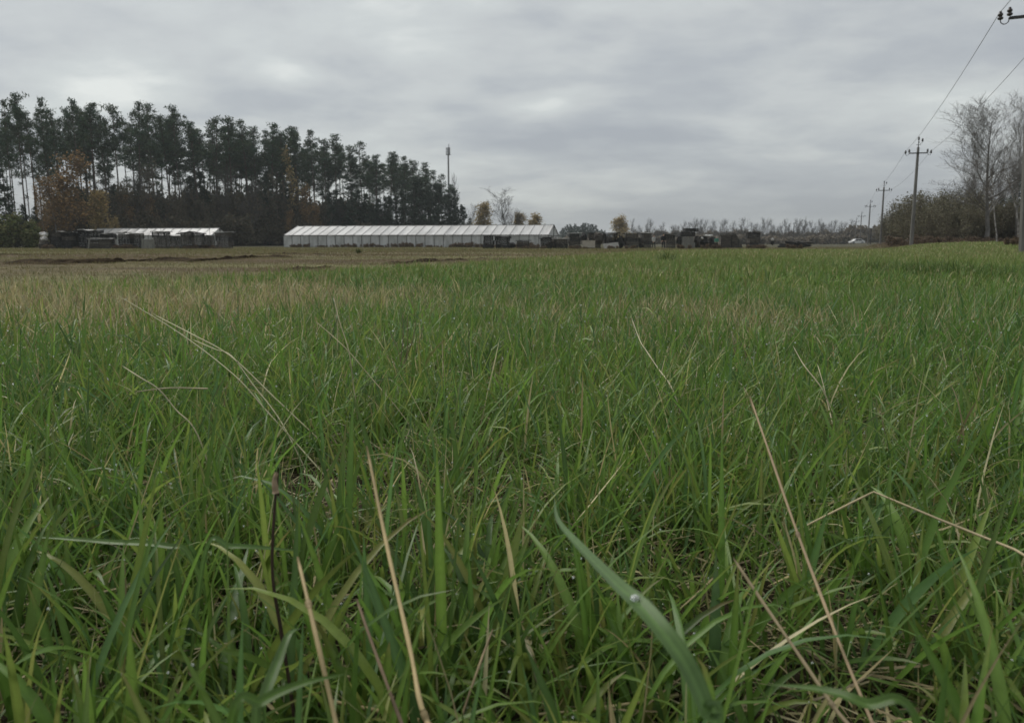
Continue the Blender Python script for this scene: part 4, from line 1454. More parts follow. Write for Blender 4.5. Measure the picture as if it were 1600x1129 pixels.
line_dir = math.atan2(0.403, 1.0)
pole_pts = []
for px, Y, lab in POLES:
    p = gx(px, Y)
    tp = make_pole(p, lab, -line_dir * 0.6)
    if Y < 30:
        tp.rotation_euler.y = -LEAN
    pole_pts.append(p)
prev = pole_pts[0] + (pole_pts[0] - pole_pts[1])
rzp = -line_dir * 0.6
for off, zz, lab in (((-ARM_L - 0.28), ARM_Z + 0.15, 'left hand power wire running down the whole pole line'), ((ARM_L + 0.28), ARM_Z + 0.15, 'right hand power wire running down the whole pole line')):
    pts = []
    ends = [prev] + pole_pts
    tops = [Vector((p.x + off * math.cos(rzp), p.y + off * math.sin(rzp) , p.z + zz)) for p in ends]
    tops[1].x -= LEAN * zz * math.cos(rzp)
    tops[1].y -= LEAN * zz * math.sin(rzp)
    for a, b in zip(tops[:-1], tops[1:]):
        ln = (b - a).length
        for k in range(14):
            t = k / 14
            q = a.lerp(b, t)
            q.z -= 4 * 0.0085 * ln * t * (1 - t)
            pts.append(q)
    pts.append(tops[-1])
    mb = MB().tube([tuple(p) for p in pts], 0.011, 5)
    tag(mb.build('power_wire', M['wire'], smooth=True), lab, 'power wire')
# short dark post and thin far pole
p = gx(1360, 160)
tag(MB().tube([p, p + Vector((0, 0, 2.9))], [0.14, 0.12], 7).box(tuple(p + Vector((0, 0, 2.95))), (0.34, 0.3, 0.12)).build('stub_post', M['dark_steel']), 'short thick dark post right of the fourth power pole', 'post')
p = gx(1239, 300)
tag(MB().tube([p, p + Vector((0.1, 0, 8.0))], [0.16, 0.11], 7).box(tuple(p + Vector((0.1, 0, 7.6))), (1.2, 0.12, 0.12)).build('thin_pole', M['dark_steel']), 'thin lone pole among the far bare trees', 'pole')

# ------------------------------------------------------------------ phone mast
Y = 330
p = gx(702, Y)
mast = thing('phone_mast', 'tall slender phone mast with antenna head above the wood', 'mast', p)
ht = top_h(702, 240, Y)
MB().tube([(0, 0, -0.5), (0, 0, ht * 0.5), (0, 0, ht)], [0.55, 0.42, 0.30], 10).build('mast_pole', M['galv'], mast, smooth=True)
pt = top_h(702, 225, Y)
MB().tube([(0.25, 0, ht - 0.3), (0.25, 0, pt)], [0.2, 0.14], 7).build('top_spike', M['galv'], mast)
MB().lathe([(0.9, 0), (0.95, 0.1), (0.95, 0.25), (0.5, 0.3)], (0, 0, ht - 0.6), 12).build('platform', M['galv'], mast)
for a in (200, 320, 80, 260):
    ca, sa = math.cos(R(a)), math.sin(R(a))
    MB().box((ca * 0.8, sa * 0.8, ht + 1.0), (0.4, 0.26, 2.7), R(a) + PI / 2).tube([(ca * 0.3, sa * 0.3, ht + 0.6), (ca * 0.75, sa * 0.75, ht + 0.6)], 0.06, 5).build('antenna_panel', M['galv'], mast)
plant('t', 'bare_tree', BARET[1], 710, 232, top_h(710, 268, 232), 12.0, 'grey bare treetop just right of the phone mast', 'tree', sx=0.5)


# ------------------------------------------------------------------ greenhouses
def greenhouse(label, px_right, Y_right, length, bays, eave=1.95, ridge=3.6, half=5.2):
    n = Vector((0.21, 0.978, 0))
    al = Vector((0.978, -0.21, 0))
    pr = gx(px_right, Y_right)
    origin = pr - al * length
    origin.z = (pr.z + g1(origin.x, origin.y)) / 2 - 0.05
    rz = math.atan2(al.y, al.x)
    t = thing('greenhouse', label, 'greenhouse', origin, rz)
    b = length / bays
    rnd = random.Random(int(px_right))
    for i in range(bays):
        x0, x1 = i * b + 0.045, (i + 1) * b - 0.045
        sag = rnd.uniform(0.02, 0.13)
        # roof film, both slopes, a little slack between the rafters
        for side, nm in ((0, 'roof_panel'), (1, 'roof_panel')):
            if side and i != bays - 1 and i % 4:
                pass
            mb = MB()
            V, F = [], []
            for u in range(5):
                for v in range(5):
                    fx_, fv = u / 4, v / 4
                    yy = (0 - 0.12) + fv * (half + 0.12) if not side else 2 * half + 0.12 - fv * (half + 0.12)
                    zz = eave - 0.03 + fv * (ridge - eave + 0.03) - sag * math.sin(PI * fx_) * (0.4 + 0.6 * math.sin(PI * fv))
                    V.append((x0 + (x1 - x0) * fx_, yy, zz))
            for u in range(4):
                for v in range(4):
                    F.append((u * 5 + v, (u + 1) * 5 + v, (u + 1) * 5 + v + 1, u * 5 + v + 1))
            m_ = mb.add(V, F)
            m_.build(nm, M['film'], t)
        mb = MB()
        V, F = [], []
        for u in range(4):
            for v in range(4):
                fx_, fv = u / 3, v / 3
                V.append((x0 + (x1 - x0) * fx_, 0.03 + 0.03 * math.sin(PI * fx_) * rnd.uniform(0.3, 1), 0.05 + fv * (eave - 0.1)))
        for u in range(3):
            for v in range(3):
                F.append((u * 4 + v, (u + 1) * 4 + v, (u + 1) * 4 + v + 1, u * 4 + v + 1))
        mb.add(V, F).build('wall_panel', M['film_wall'], t)
    for i in range(bays + 1):
        x = i * b
        MB().box((x, 0, eave / 2 - 0.1), (0.075, 0.09, eave + 0.2), ry=rnd.uniform(-0.012, 0.012)).build('wall_post', M['wood_grey'], t)
        sl = math.hypot(half, ridge - eave)
        an = math.atan2(ridge - eave, half)
        MB().box((x, half / 2, (eave + ridge) / 2 + 0.02), (0.06, sl, 0.07), rx=an).build('rafter', M['rib'], t)
    MB().box((length / 2, -0.06, eave + 0.02), (length, 0.05, 0.09)).build('eave_rail', M['wood_brown'], t)
    MB().box((length / 2, half, ridge + 0.05), (length + 0.1, 0.12, 0.05)).build('ridge_rail', M['wood_grey'], t)
    # right gable: film set back behind an open timber frame
    for xg, s in ((length - 0.06, 1), (0.06, -1)):
        mb = MB()
        mb.add([(xg, 0.05, 0.05), (xg, 2 * half - 0.05, 0.05), (xg, 2 * half - 0.05, eave - 0.05), (xg, half, ridge - 0.08), (xg, 0.05, eave - 0.05),
                (xg - 0.02 * s, 0.05, 0.05), (xg - 0.02 * s, 2 * half - 0.05, 0.05), (xg - 0.02 * s, 2 * half - 0.05, eave - 0.05), (xg - 0.02 * s, half, ridge - 0.08), (xg - 0.02 * s, 0.05, eave - 0.05)],
               [(0, 1, 2, 3, 4), (9, 8, 7, 6, 5)])
        mb.build('gable_film', M['film_wall'], t)
        fr = MB()
        fr.box((xg + 0.08 * s, half, (ridge) / 2), (0.08, 0.12, ridge - 0.1))
        fr.box((xg + 0.07 * s, half, eave - 0.08), (0.05, 2 * half - 0.2, 0.09))
        for yy in (half * 0.55, half * 1.45):
            fr.box((xg + 0.075 * s, yy, eave * 0.5), (0.05, 0.08, eave - 0.25))
        an = math.atan2(ridge - eave, half)
        sl = math.hypot(half, ridge - eave)
        fr.box((xg + 0.09 * s, 1.5 * half, (eave + ridge) / 2), (0.07, sl, 0.1), rx=-an)
        fr.build('gable_frame', M['wood_brown'], t)
        MB().box((xg + 0.11 * s, half * 1.0, 0.95), (0.04, 1.0, 1.8)).build('door', M['sheet_pale'], t)
    return t


greenhouse('long white film greenhouse in front of the pine wood', 857, 124.6, 44.6, 29)
greenhouse('shorter white roofed greenhouse half hidden behind the left stacks', 331, 126, 24.0, 15, eave=1.9, ridge=3.1, half=2.4)


for k in range(34):
    px = 450 + 420 * (k + random.random()) / 34
    Y = 134 - 9.4 * (px - 447) / 410 - 1.6 - random.random()
    plant('v', 'dry_shrub', VERGE[k % 2], px, Y, random.uniform(0.35, 1.0), 1.2, 'dull weeds growing against the long greenhouse wall', 'shrub', 'weeds along the long greenhouse wall', sx=1.5, parts=('stems', 'foliage'))
for k in range(30):
    px = (62 + 310 * random.random()) if k % 2 else (750 + 520 * random.random())
    plant('v', 'dry_shrub', VERGE[k % 2], px, 98.5 + random.random(), random.uniform(0.25, 0.7), 1.2, 'low dull weeds at the foot of the crate stacks', 'shrub', 'weeds at the foot of the crate stacks', sx=1.6, parts=('stems', 'foliage'))

# ------------------------------------------------------------------ crates, boards and sheets
def gen_crate(seed, mat, lid=True):
    """slatted crate 1 x 1 x 1, boards with gaps and corner posts"""
    r = random.Random(seed)
    m = MB()
    for sx in (-1, 1):
        for sy in (-1, 1):
            m.box((sx * 0.46, sy * 0.46, 0.5), (0.07, 0.07, 0.98))
    nb = 4
    for i in range(nb):
        z = 0.13 + i * 0.245
        hgt = 0.20
        for s in (-1, 1):
            j = r.uniform(-0.012, 0.012)
            m.box((j, s * 0.495, z), (0.985 + r.uniform(-0.03, 0.05), 0.03, hgt), ry=r.uniform(-0.02, 0.02))
            m.box((s * 0.495, j, z + 0.004), (0.03, 0.95, hgt), rx=r.uniform(-0.02, 0.02))
    for i in range(6):
        m.box((-0.41 + i * 0.164, 0, 0.055), (0.14, 0.96, 0.03))
        if lid:
            m.box((-0.41 + i * 0.164, 0, 0.965 + r.uniform(0, 0.006)), (0.148, 1.0, 0.028))
    return m.mesh('wooden_crate', mat)


CRATES = [gen_crate(1, M['wood_dark']), gen_crate(2, M['wood_brown']), gen_crate(3, M['wood_dark']), gen_crate(4, M['wood_grey'])]
crng = random.Random(9)


def crate(px0, px1, py0, py1, Y, label, v=0, depth=1.2, rz=None, base=None, group=None):
    w = (px1 - px0) / F0 * Y
    pc = at((px0 + px1) / 2, (py0 + py1) / 2, Y)
    zt, zb = at(px0, py0, Y).z, at(px0, py1, Y).z
    o = link('wooden_crate', CRATES[v])
    a = crng.uniform(-0.09, 0.09) if rz is None else rz
    o.rotation_euler = (0, 0, a)
    o.location = (pc.x, Y + depth / 2, zb if base is None else base)
    o.scale = (w / (math.cos(a) + 0.1 * abs(math.sin(a))), depth, zt - (zb if base is None else base))
    tag(o, label, 'crate', group)
    return o


def pile(desc, px0, px1, py_top, py_bot, Y, cols, lev, v=0, lid=None, lidmat='wood_brown', slump=0.0):
    """a stack of crates standing on the ground, cols wide and lev high"""
    names = {1: ['only'], 2: ['bottom', 'top'], 3: ['bottom', 'middle', 'top'], 4: ['bottom', 'second lowest', 'second highest', 'top']}[lev]
    cn = {1: [''], 2: ['left column, ', 'right column, ']}[cols]
    cw = (px1 - px0) / cols
    x0 = gx((px0 + px1) / 2, Y)
    zt = at(px0, py_top - 1.8, Y).z
    hh = zt - x0.z
    for c in range(cols):
        z = x0.z - 0.02
        H = hh * (1 - (slump or (0.16 if cols > 1 else 0.0)) * crng.random())
        for l in range(lev):
            a = px0 + c * cw + crng.uniform(0.0, 0.14) * cw
            b = px0 + (c + 1) * cw - 0.3 - crng.uniform(0.0, 0.14) * cw
            h = H / lev
            w = (b - a) / F0 * Y
            o = link('wooden_crate', CRATES[crng.choice((v, v, (v + 2) % 3, 1))])
            pc = at((a + b) / 2, HORIZON, Y)
            o.location = (pc.x, Y + 0.6 + crng.uniform(-0.05, 0.05), z)
            o.rotation_euler = (0, crng.uniform(-0.02, 0.02), crng.uniform(-0.22, 0.22))
            o.scale = (w, 1.2, h - 0.004)
            tag(o, '%s crate, %s%s' % (names[l], cn[c], desc), 'crate')
            z += h
    if lid:
        w = (px1 - px0) / F0 * Y + 0.25
        pc = at((px0 + px1) / 2, HORIZON, Y)
        sheet('%s on %s' % (lid, desc), (pc.x, Y + 0.6, zt + 0.05), (w, 1.5, 0.05), lidmat, ry=crng.uniform(-0.03, 0.03))


def sheet(label, c, s, mat, rz=0.0, rx=0.0, ry=0.0, name='board', n=7, ripple=0.02, cat='board'):
    """a slightly warped board with thickness"""
    V, F = [], []
    M4 = Matrix.Translation(c) @ Matrix.Rotation(rz, 4, 'Z') @ Matrix.Rotation(ry, 4, 'Y') @ Matrix.Rotation(rx, 4, 'X')
    ph = crng.random() * 6
    for top in (1, 0):
        for i in range(n):
            for j in range(n):
                x = (i / (n - 1) - 0.5) * s[0]
                y = (j / (n - 1) - 0.5) * s[1]
                z = (s[2] / 2 if top else -s[2] / 2) + ripple * math.sin(i * 1.3 + ph) * math.cos(j * 0.9 + ph)
                V.append(M4 @ Vector((x, y, z)))
    k = n * n
    for i in range(n - 1):
        for j in range(n - 1):
            a = i * n + j
            F.append((a, a + n, a + n + 1, a + 1))
            F.append((k + a, k + a + 1, k + a + n + 1, k + a + n))
    for i in range(n - 1):
        for (a, b) in ((i * n, (i + 1) * n), ((i + 1) * n + n - 1, i * n + n - 1), (i + 1, i), ((n - 1) * n + i, (n - 1) * n + i + 1)):
            F.append((a, b, k + b, k + a))
    return tag(MB().add(V, F).build(name, M[mat]), label, cat)


YL = 100.0
YR = 102.0
pile('leftmost crate stack', 78, 112, 363, 388, YL, 2, 4, 0, 'brownish warped board', 'wood_brown')
pile('crate stack under the high pale sheet', 114, 156, 361, 388, YL + 1.5, 2, 3, 2, None)
pile('low crate pair in front of the left stacks', 138, 170, 375, 389.5, YL - 3, 2, 1, 1, 'pale thin sheet', 'sheet_pale')
pile('narrow stack right of the high pale sheet', 157, 176, 367, 388, YL + 1, 1, 3, 0, 'dark board', 'wood_dark')
pile('two column stack left of the grey panel', 184, 221, 365, 388, YL + 0.5, 2, 3, 0, None)
pile('crate stack behind the grey panel', 238, 262, 364, 388, YL + 0.5, 1, 3, 2, 'dark board', 'wood_dark')
pile('small stack right of the grey panel stack', 266, 278, 370.5, 388, YL, 1, 3, 0)
pile('broad left stack under the dark ridged boards', 281, 316, 364, 388.5, YL - 0.5, 2, 4, 1)
pile('narrow dark stack beside the ridged boards', 318, 332, 369.5, 388, YL + 0.5, 1, 3, 2)
pile('rightmost of the left stacks', 335, 361, 365, 388, YL - 0.5, 1, 4, 1, 'pale flat sheet', 'sheet_pale')


def px_sheet(label, px, py, Y, w_px, d, t, mat, **kw):
    p = at(px, py, Y)
    return sheet(label, p, (w_px / F0 * Y, d, t), mat, **kw)


px_sheet('high pale sheet covering a crate stack on the left', 139, 359.5, YL + 2, 26, 1.6, 0.07, 'sheet_pale', ry=0.05, ripple=0.06)
px_sheet('small pale sheet at the left of the high pale sheet', 119, 363, YL + 2, 12, 1.5, 0.06, 'sheet_pale', ripple=0.04)
px_sheet('left slope of the dark ridged boards on a stack', 290, 363.6, YL, 22, 1.5, 0.09, 'wood_dark', ry=-0.16)
px_sheet('right slope of the dark ridged boards on a stack', 309, 363.6, YL, 20, 1.5, 0.09, 'wood_dark', ry=0.16)
for px, py, Y, w, mt, ry, lab in ((100, 362, YL, 16, 'wood_grey', 0.12, 'grey warped board tilted over the leftmost crate stack'), (194, 363.6, YL, 13, 'wood_grey', -0.1, 'grey board on the left half of the two column stack'),
        (213, 364, YL, 16, 'sheet_pale', 0.09, 'pale tilted sheet on the right half of the two column stack'), (252, 362.6, YL + 0.5, 18, 'sheet_pale', -0.07, 'pale sheet over the stack behind the grey panel'),
        (166, 365.5, YL + 1, 16, 'wood_grey', 0.06, 'grey board over the narrow stack right of the high pale sheet'), (272, 368, YL, 14, 'sheet_pale', 0.12, 'pale sheet slipping off the small stack'),
        (786, 370.5, YR, 26, 'wood_dark', 0.06, 'dark bent board on the broad stack before the greenhouse'), (853, 371.5, YR, 22, 'wood_dark', -0.1, 'dark bent board on the stack at the greenhouse corner'),
        (955, 365, YR + 3, 26, 'wood_brown', -0.08, 'brown board sloping over the stack by the leaning beam'), (1047, 366, YR + 3, 20, 'wood_grey', 0.06, 'grey board on the stack right of the person in black')):
    px_sheet(lab, px, py, Y, w, 1.5, 0.06, mt, ry=ry, ripple=0.05)
# grey upright panel of vertical planks
c = gx(231, YL - 2.5)
g = thing('plank_panel', 'weathered grey plank panel standing upright before the left stacks', 'panel', c, 0.05)
pw, ph = 20 / F0 * (YL - 2.5), at(231, 373.5, YL - 2.5).z - c.z
for i in range(8):
    MB().box((-pw / 2 + (i + 0.5) * pw / 8, 0, ph / 2 - 0.02 * (i % 3)), (pw / 8 - 0.03, 0.05, ph)).build('plank', M['wood_grey'], g)
MB().box((0, 0.06, ph * 0.25), (pw, 0.06, 0.1)).box((0, 0.06, ph * 0.8), (pw, 0.06, 0.1)).build('batten', M['wood_grey'], g)
c = gx(138.5, YL - 3.5)
tag(MB().box((c.x, c.y, c.z + 0.6), (0.16, 0.05, 1.32), ry=0.18).box((c.x + 0.02, c.y + 0.04, c.z + 0.6), (0.08, 0.03, 1.2), ry=0.18).build('leaning_plank', M['wood_grey']), 'pale plank leaning on the low front crates', 'plank')
for px, py, lab in ((252, 349, 'thin upright rod sticking up from the stack behind the grey panel'), (328, 350, 'thin upright rod at the right end of the left greenhouse')):
    c = gx(px, YL + 3)
    ztop = at(px, py, YL + 3).z
    tag(MB().tube([c, (c.x + 0.05, c.y, (c.z + ztop) / 2), (c.x, c.y, ztop)], [0.03, 0.025, 0.018], 5).build('rod', M['dark_steel']), lab, 'rod')
# pale crumpled plastic at far left


def crumple(label, px, py, Y, w, d, h, mat, seed, name='crumpled_sheet', cat='plastic sheet'):
    r = np.random.default_rng(seed)
    p = at(px, py, Y)
    bm = bmesh.new()
    bmesh.ops.create_icosphere(bm, subdivisions=3, radius=1.0)
    for v in bm.verts:
        k = 0.72 + 0.55 * float(vnoise(v.co.x * 2.3 + seed, v.co.y * 2.3 + v.co.z * 3.1, 1.0))
        v.co = Vector((v.co.x * w / 2 * k, v.co.y * d / 2 * k, v.co.z * h / 2 * k)) + p
    me = bpy.data.meshes.new(name)
    bm.to_mesh(me)
    bm.free()
    me.materials.append(M[mat])
    return tag(link(name, me), label, cat)


crumple('upper pale crumpled plastic left of the leftmost stack', 68, 366, YL + 1, 1.1, 0.8, 0.6, 'sheet_pale', 1)
crumple('lower pale crumpled plastic left of the leftmost stack', 69, 373, YL, 0.8, 0.7, 0.7, 'sheet_pale', 2)
crumple('brown heap under the pale crumpled plastic at the left', 68, 381, YL, 1.2, 0.9, 1.4, 'wood_brown', 3, 'heap', 'heap')
crumple('pale patch of film hanging left of the two column stack', 179, 378, YL + 2, 0.55, 0.3, 1.5, 'sheet_pale', 4)

# right hand row
YR = 102.0
pile('stack before the right end of the greenhouse, leftmost of the row', 755, 773, 370, 389, YR, 1, 3, 0, 'dark board', 'wood_dark')
pile('broad stack right of the leftmost of the row', 774, 797, 372, 389, YR, 1, 3, 2, 'dark warped board', 'wood_dark')
pile('low stack in the gap before the greenhouse wall', 807, 829, 378, 389, YR, 1, 2, 1, 'dark overhanging board', 'wood_dark')
pile('stack hiding the greenhouse corner', 844, 863, 373, 389, YR, 1, 3, 0, 'dark tilted board', 'wood_dark')
pile('wide low stack right of the greenhouse corner', 865, 888, 375, 389, YR, 1, 2, 2, 'pale thin sheet', 'sheet_pale')
pile('tall square stack with thin pale cap', 889, 908, 366.5, 389, YR, 1, 4, 0, 'pale thin cap', 'sheet_pale')
pile('dark stack behind the cream box', 919, 941, 366, 388, YR + 4, 1, 3, 2, 'dark board', 'wood_dark')
pile('dark stack behind the tilted pale board', 944, 966, 366, 388, YR + 3, 1, 3, 0, 'dark board', 'wood_dark')
pile('brown stack between the leaning beam and the walking people', 975, 1001, 367, 388.5, YR + 2, 1, 4, 1, 'dark board', 'wood_dark')
pile('stack directly left of the person in light grey', 1004, 1018, 366, 388, YR + 3, 1, 4, 1, 'pale thin board', 'sheet_pale')
pile('stack right of the person in black', 1039, 1056, 367, 388, YR + 3, 1, 3, 0, 'dark board', 'wood_dark')
# cream box with lid and runners
p = gx(920, YR - 1)
bx = thing('storage_box', 'cream coloured box in front of the dark right hand stacks', 'box', p, -0.06)
bw, bh = 19.5 / F0 * (YR - 1), at(920, 375.5, YR - 1).z - p.z
MB().box((0, 0.5, bh * 0.54), (bw, 1.0, bh * 0.82)).build('box_body', M['board_cream'], bx)
MB().box((0, 0.5, bh * 0.97), (bw + 0.06, 1.06, 0.06)).build('box_lid', M['board_cream'], bx)
for sx in (-1, 1):
    MB().box((sx * bw * 0.35, 0.5, bh * 0.06), (0.12, 0.95, bh * 0.12)).build('runner', M['wood_dark'], bx)
p = at(955, 384, YR - 1)
sheet('pale tilted board propped in front of a dark right stack', (p.x, p.y, p.z), (1.9, 1.0, 0.06), 'wood_grey', rx=0.75, ry=-0.1)
a, b = at(967, 367, YR + 2.5), gx(979, YR + 1)
tag(MB().tube([a, b], [0.09, 0.1], 6).build('leaning_beam', M['wood_dark']), 'dark beam leaning down right from a stack', 'beam')
# grey crates with dark boards on top
for i, (y0, y1) in enumerate(((378.5, 387), (370, 378.5))):
    o = link('wooden_crate', CRATES[3])
    pc = at(1076 if i == 0 else 1075, HORIZON, YR + 2)
    zb = g1(pc.x, YR + 2) + (0 if i == 0 else (at(0, 378.5, YR + 2).z - g1(pc.x, YR + 2)))
    o.location = (pc.x, YR + 2.6, zb)
    o.scale = ((20 if i == 0 else 17) / F0 * YR, 1.2, at(0, y0, YR + 2).z - zb - 0.003)
    tag(o, 'pale grey crate, %s of two under the dark boards' % ('lower' if i == 0 else 'upper'), 'crate')
crate(1065, 1086, 362, 369.7, YR + 2, 'dark wide crate lying on the two pale grey crates', 0)
crate(1071, 1091, 356.5, 361.8, YR + 2, 'topmost dark crate above the pale grey crates', 2)
# junk heap
crumple('dark heap of junk left of the person in green', 1098, 379, YR + 4, 1.9, 1.5, 1.7, 'wood_dark', 11, 'junk_heap', 'heap')
crumple('second dark heap of junk behind the person in green', 1113, 379, YR + 5, 1.3, 1.4, 1.5, 'wood_dark', 12, 'junk_heap', 'heap')
crumple('white torn sack on top of the junk heap', 1103, 368, YR + 3.6, 0.75, 0.5, 0.26, 'film', 13, 'white_sack', 'sack')
crumple('longer white sack at the right of the junk heap top', 1110, 368, YR + 3.6, 0.7, 0.5, 0.25, 'film', 15, 'white_sack', 'sack')
crumple('small white bag on the left flank of the junk heap', 1097, 372, YR + 3.1, 0.35, 0.3, 0.3, 'film', 14, 'white_sack', 'sack')
for i, (px, py, w, h, lab) in enumerate(((799, 384, 1.0, 1.0, 'dark low heap between the broad stack and the gap'), (866, 380, 0.9, 1.3, 'dark heap at the greenhouse corner'),
        (912, 371, 0.9, 1.1, 'dark heap above the cream box'), (935, 372, 1.4, 1.5, 'tall dark heap behind the cream box'), (969, 379, 1.0, 1.5, 'dark heap under the leaning beam'),
        (1002, 380, 0.7, 1.3, 'dark heap left of the stack beside the person in light grey'), (1062, 379, 0.9, 1.4, 'dark heap left of the two pale grey crates'), (1089, 378, 0.8, 1.5, 'dark heap right of the two pale grey crates'))):
    crumple(lab, px, py, YR + 3, w, 1.2, h, ('wood_dark', 'wood_brown')[i % 2], 40 + i, 'junk_heap', 'heap')
# slanted roofed heap right of the person in green
p = gx(1143, YR + 6)
hp = thing('covered_heap', 'dark sloping covered heap right of the person in green', 'heap', p, 0.0)
wd, hh = 36 / F0 * (YR + 6), at(1143, 366, YR + 6).z - p.z
m = MB()
prof = [(-0.5, 0), (-0.42, 0.55), (-0.40, 0.95), (0.18, 1.0), (0.34, 0.6), (0.5, 0.0)]
V = [(x * wd, y, z * hh) for y in (0, 1.6) for x, z in prof]
k = len(prof)
m.add(V, [tuple(range(k)), tuple(reversed(range(k, 2 * k)))] + [(i, k + i, k + (i + 1) % k, (i + 1) % k) for i in range(k)])
m.build('heap_body', M['wood_brown'], hp)
m = MB()
for i in range(5):
    m.box((-0.12 * wd, 0.2 + i * 0.3, hh * 1.01 + 0.03), (0.72 * wd, 0.26, 0.05), ry=-0.03)
m.build('top_board', M['wood_dark'], hp)
for sx in (-0.44, 0.0, 0.3):
    hgt_ = hh * (0.9 if sx <= 0 else 0.62)
    MB().box((sx * wd, -0.05, hgt_ / 2), (0.09, 0.07, hgt_)).build('prop_post', M['wood_dark'], hp)
pile('lone dark stack at the right of the row', 1168, 1188, 365, 384, YR + 12, 1, 3, 0, 'dark board', 'wood_dark')
# pile of trunks lying at the right
p = gx(1240, YR + 16)
lg = random.Random(3)
for i, (x0, x1, z, tilt, lab) in enumerate(((-2.3, 0.6, 0.18, 0.03, 'lowest left log of the flat log pile'), (-0.4, 2.4, 0.2, 0.06, 'lowest right log of the flat log pile'),
                                            (-2.0, 1.2, 0.5, 0.08, 'middle log of the flat log pile'), (-1.2, 0.4, 0.8, -0.05, 'short upper log of the flat log pile'), (0.6, 2.6, 0.55, -0.25, 'slanting log poking out right of the flat log pile'))):
    mb = MB()
    pts = [(p.x + x0 + (x1 - x0) * t, p.y + lg.uniform(-0.2, 0.2), p.z + z + tilt * (t - 0.5) * (x1 - x0) + lg.uniform(-0.03, 0.03)) for t in (0, .25, .5, .75, 1)]
    mb.tube(pts, [0.17, 0.18, 0.16, 0.15, 0.13], 8)
    tag(mb.build('log', M['wood_dark'], smooth=True), lab, 'log')
crumple('dark brush heaped under the flat log pile', 1245, 380, YR + 17, 4.6, 1.4, 0.8, 'wood_brown', 21, 'brush_heap', 'heap')
crumple('small white bag at the left end of the flat log pile', 1207, 374, YR + 15, 0.45, 0.35, 0.4, 'film', 22, 'white_sack', 'sack')
crumple('dark clod just under the white bag by the log pile', 1207, 379, YR + 15, 0.5, 0.4, 0.6, 'wood_dark', 23, 'dark_heap', 'heap')


# ------------------------------------------------------------------ people
def skin_mesh(name, verts, edges, radii, mat, parent, root=0, sub=1):
    me = bpy.data.meshes.new(name)
    me.from_pydata([tuple(v) for v in verts], edges, [])
    me.materials.append(mat)
    o = link(name, me, parent)
    bm = bmesh.new()
    bm.from_mesh(me)
    lay = bm.verts.layers.skin.verify()
    bm.verts.ensure_lookup_table()
    for i, r_ in enumerate(radii):
        rr = r_ if isinstance(r_, tuple) else (r_, r_)
        bm.verts[i][lay].radius = rr
        bm.verts[i][lay].use_root = (i == root)
    bm.to_mesh(me)
    bm.free()
    o.modifiers.new('skin', 'SKIN')
    s = o.modifiers.new('sub', 'SUBSURF')
    s.levels = s.render_levels = sub
    return o


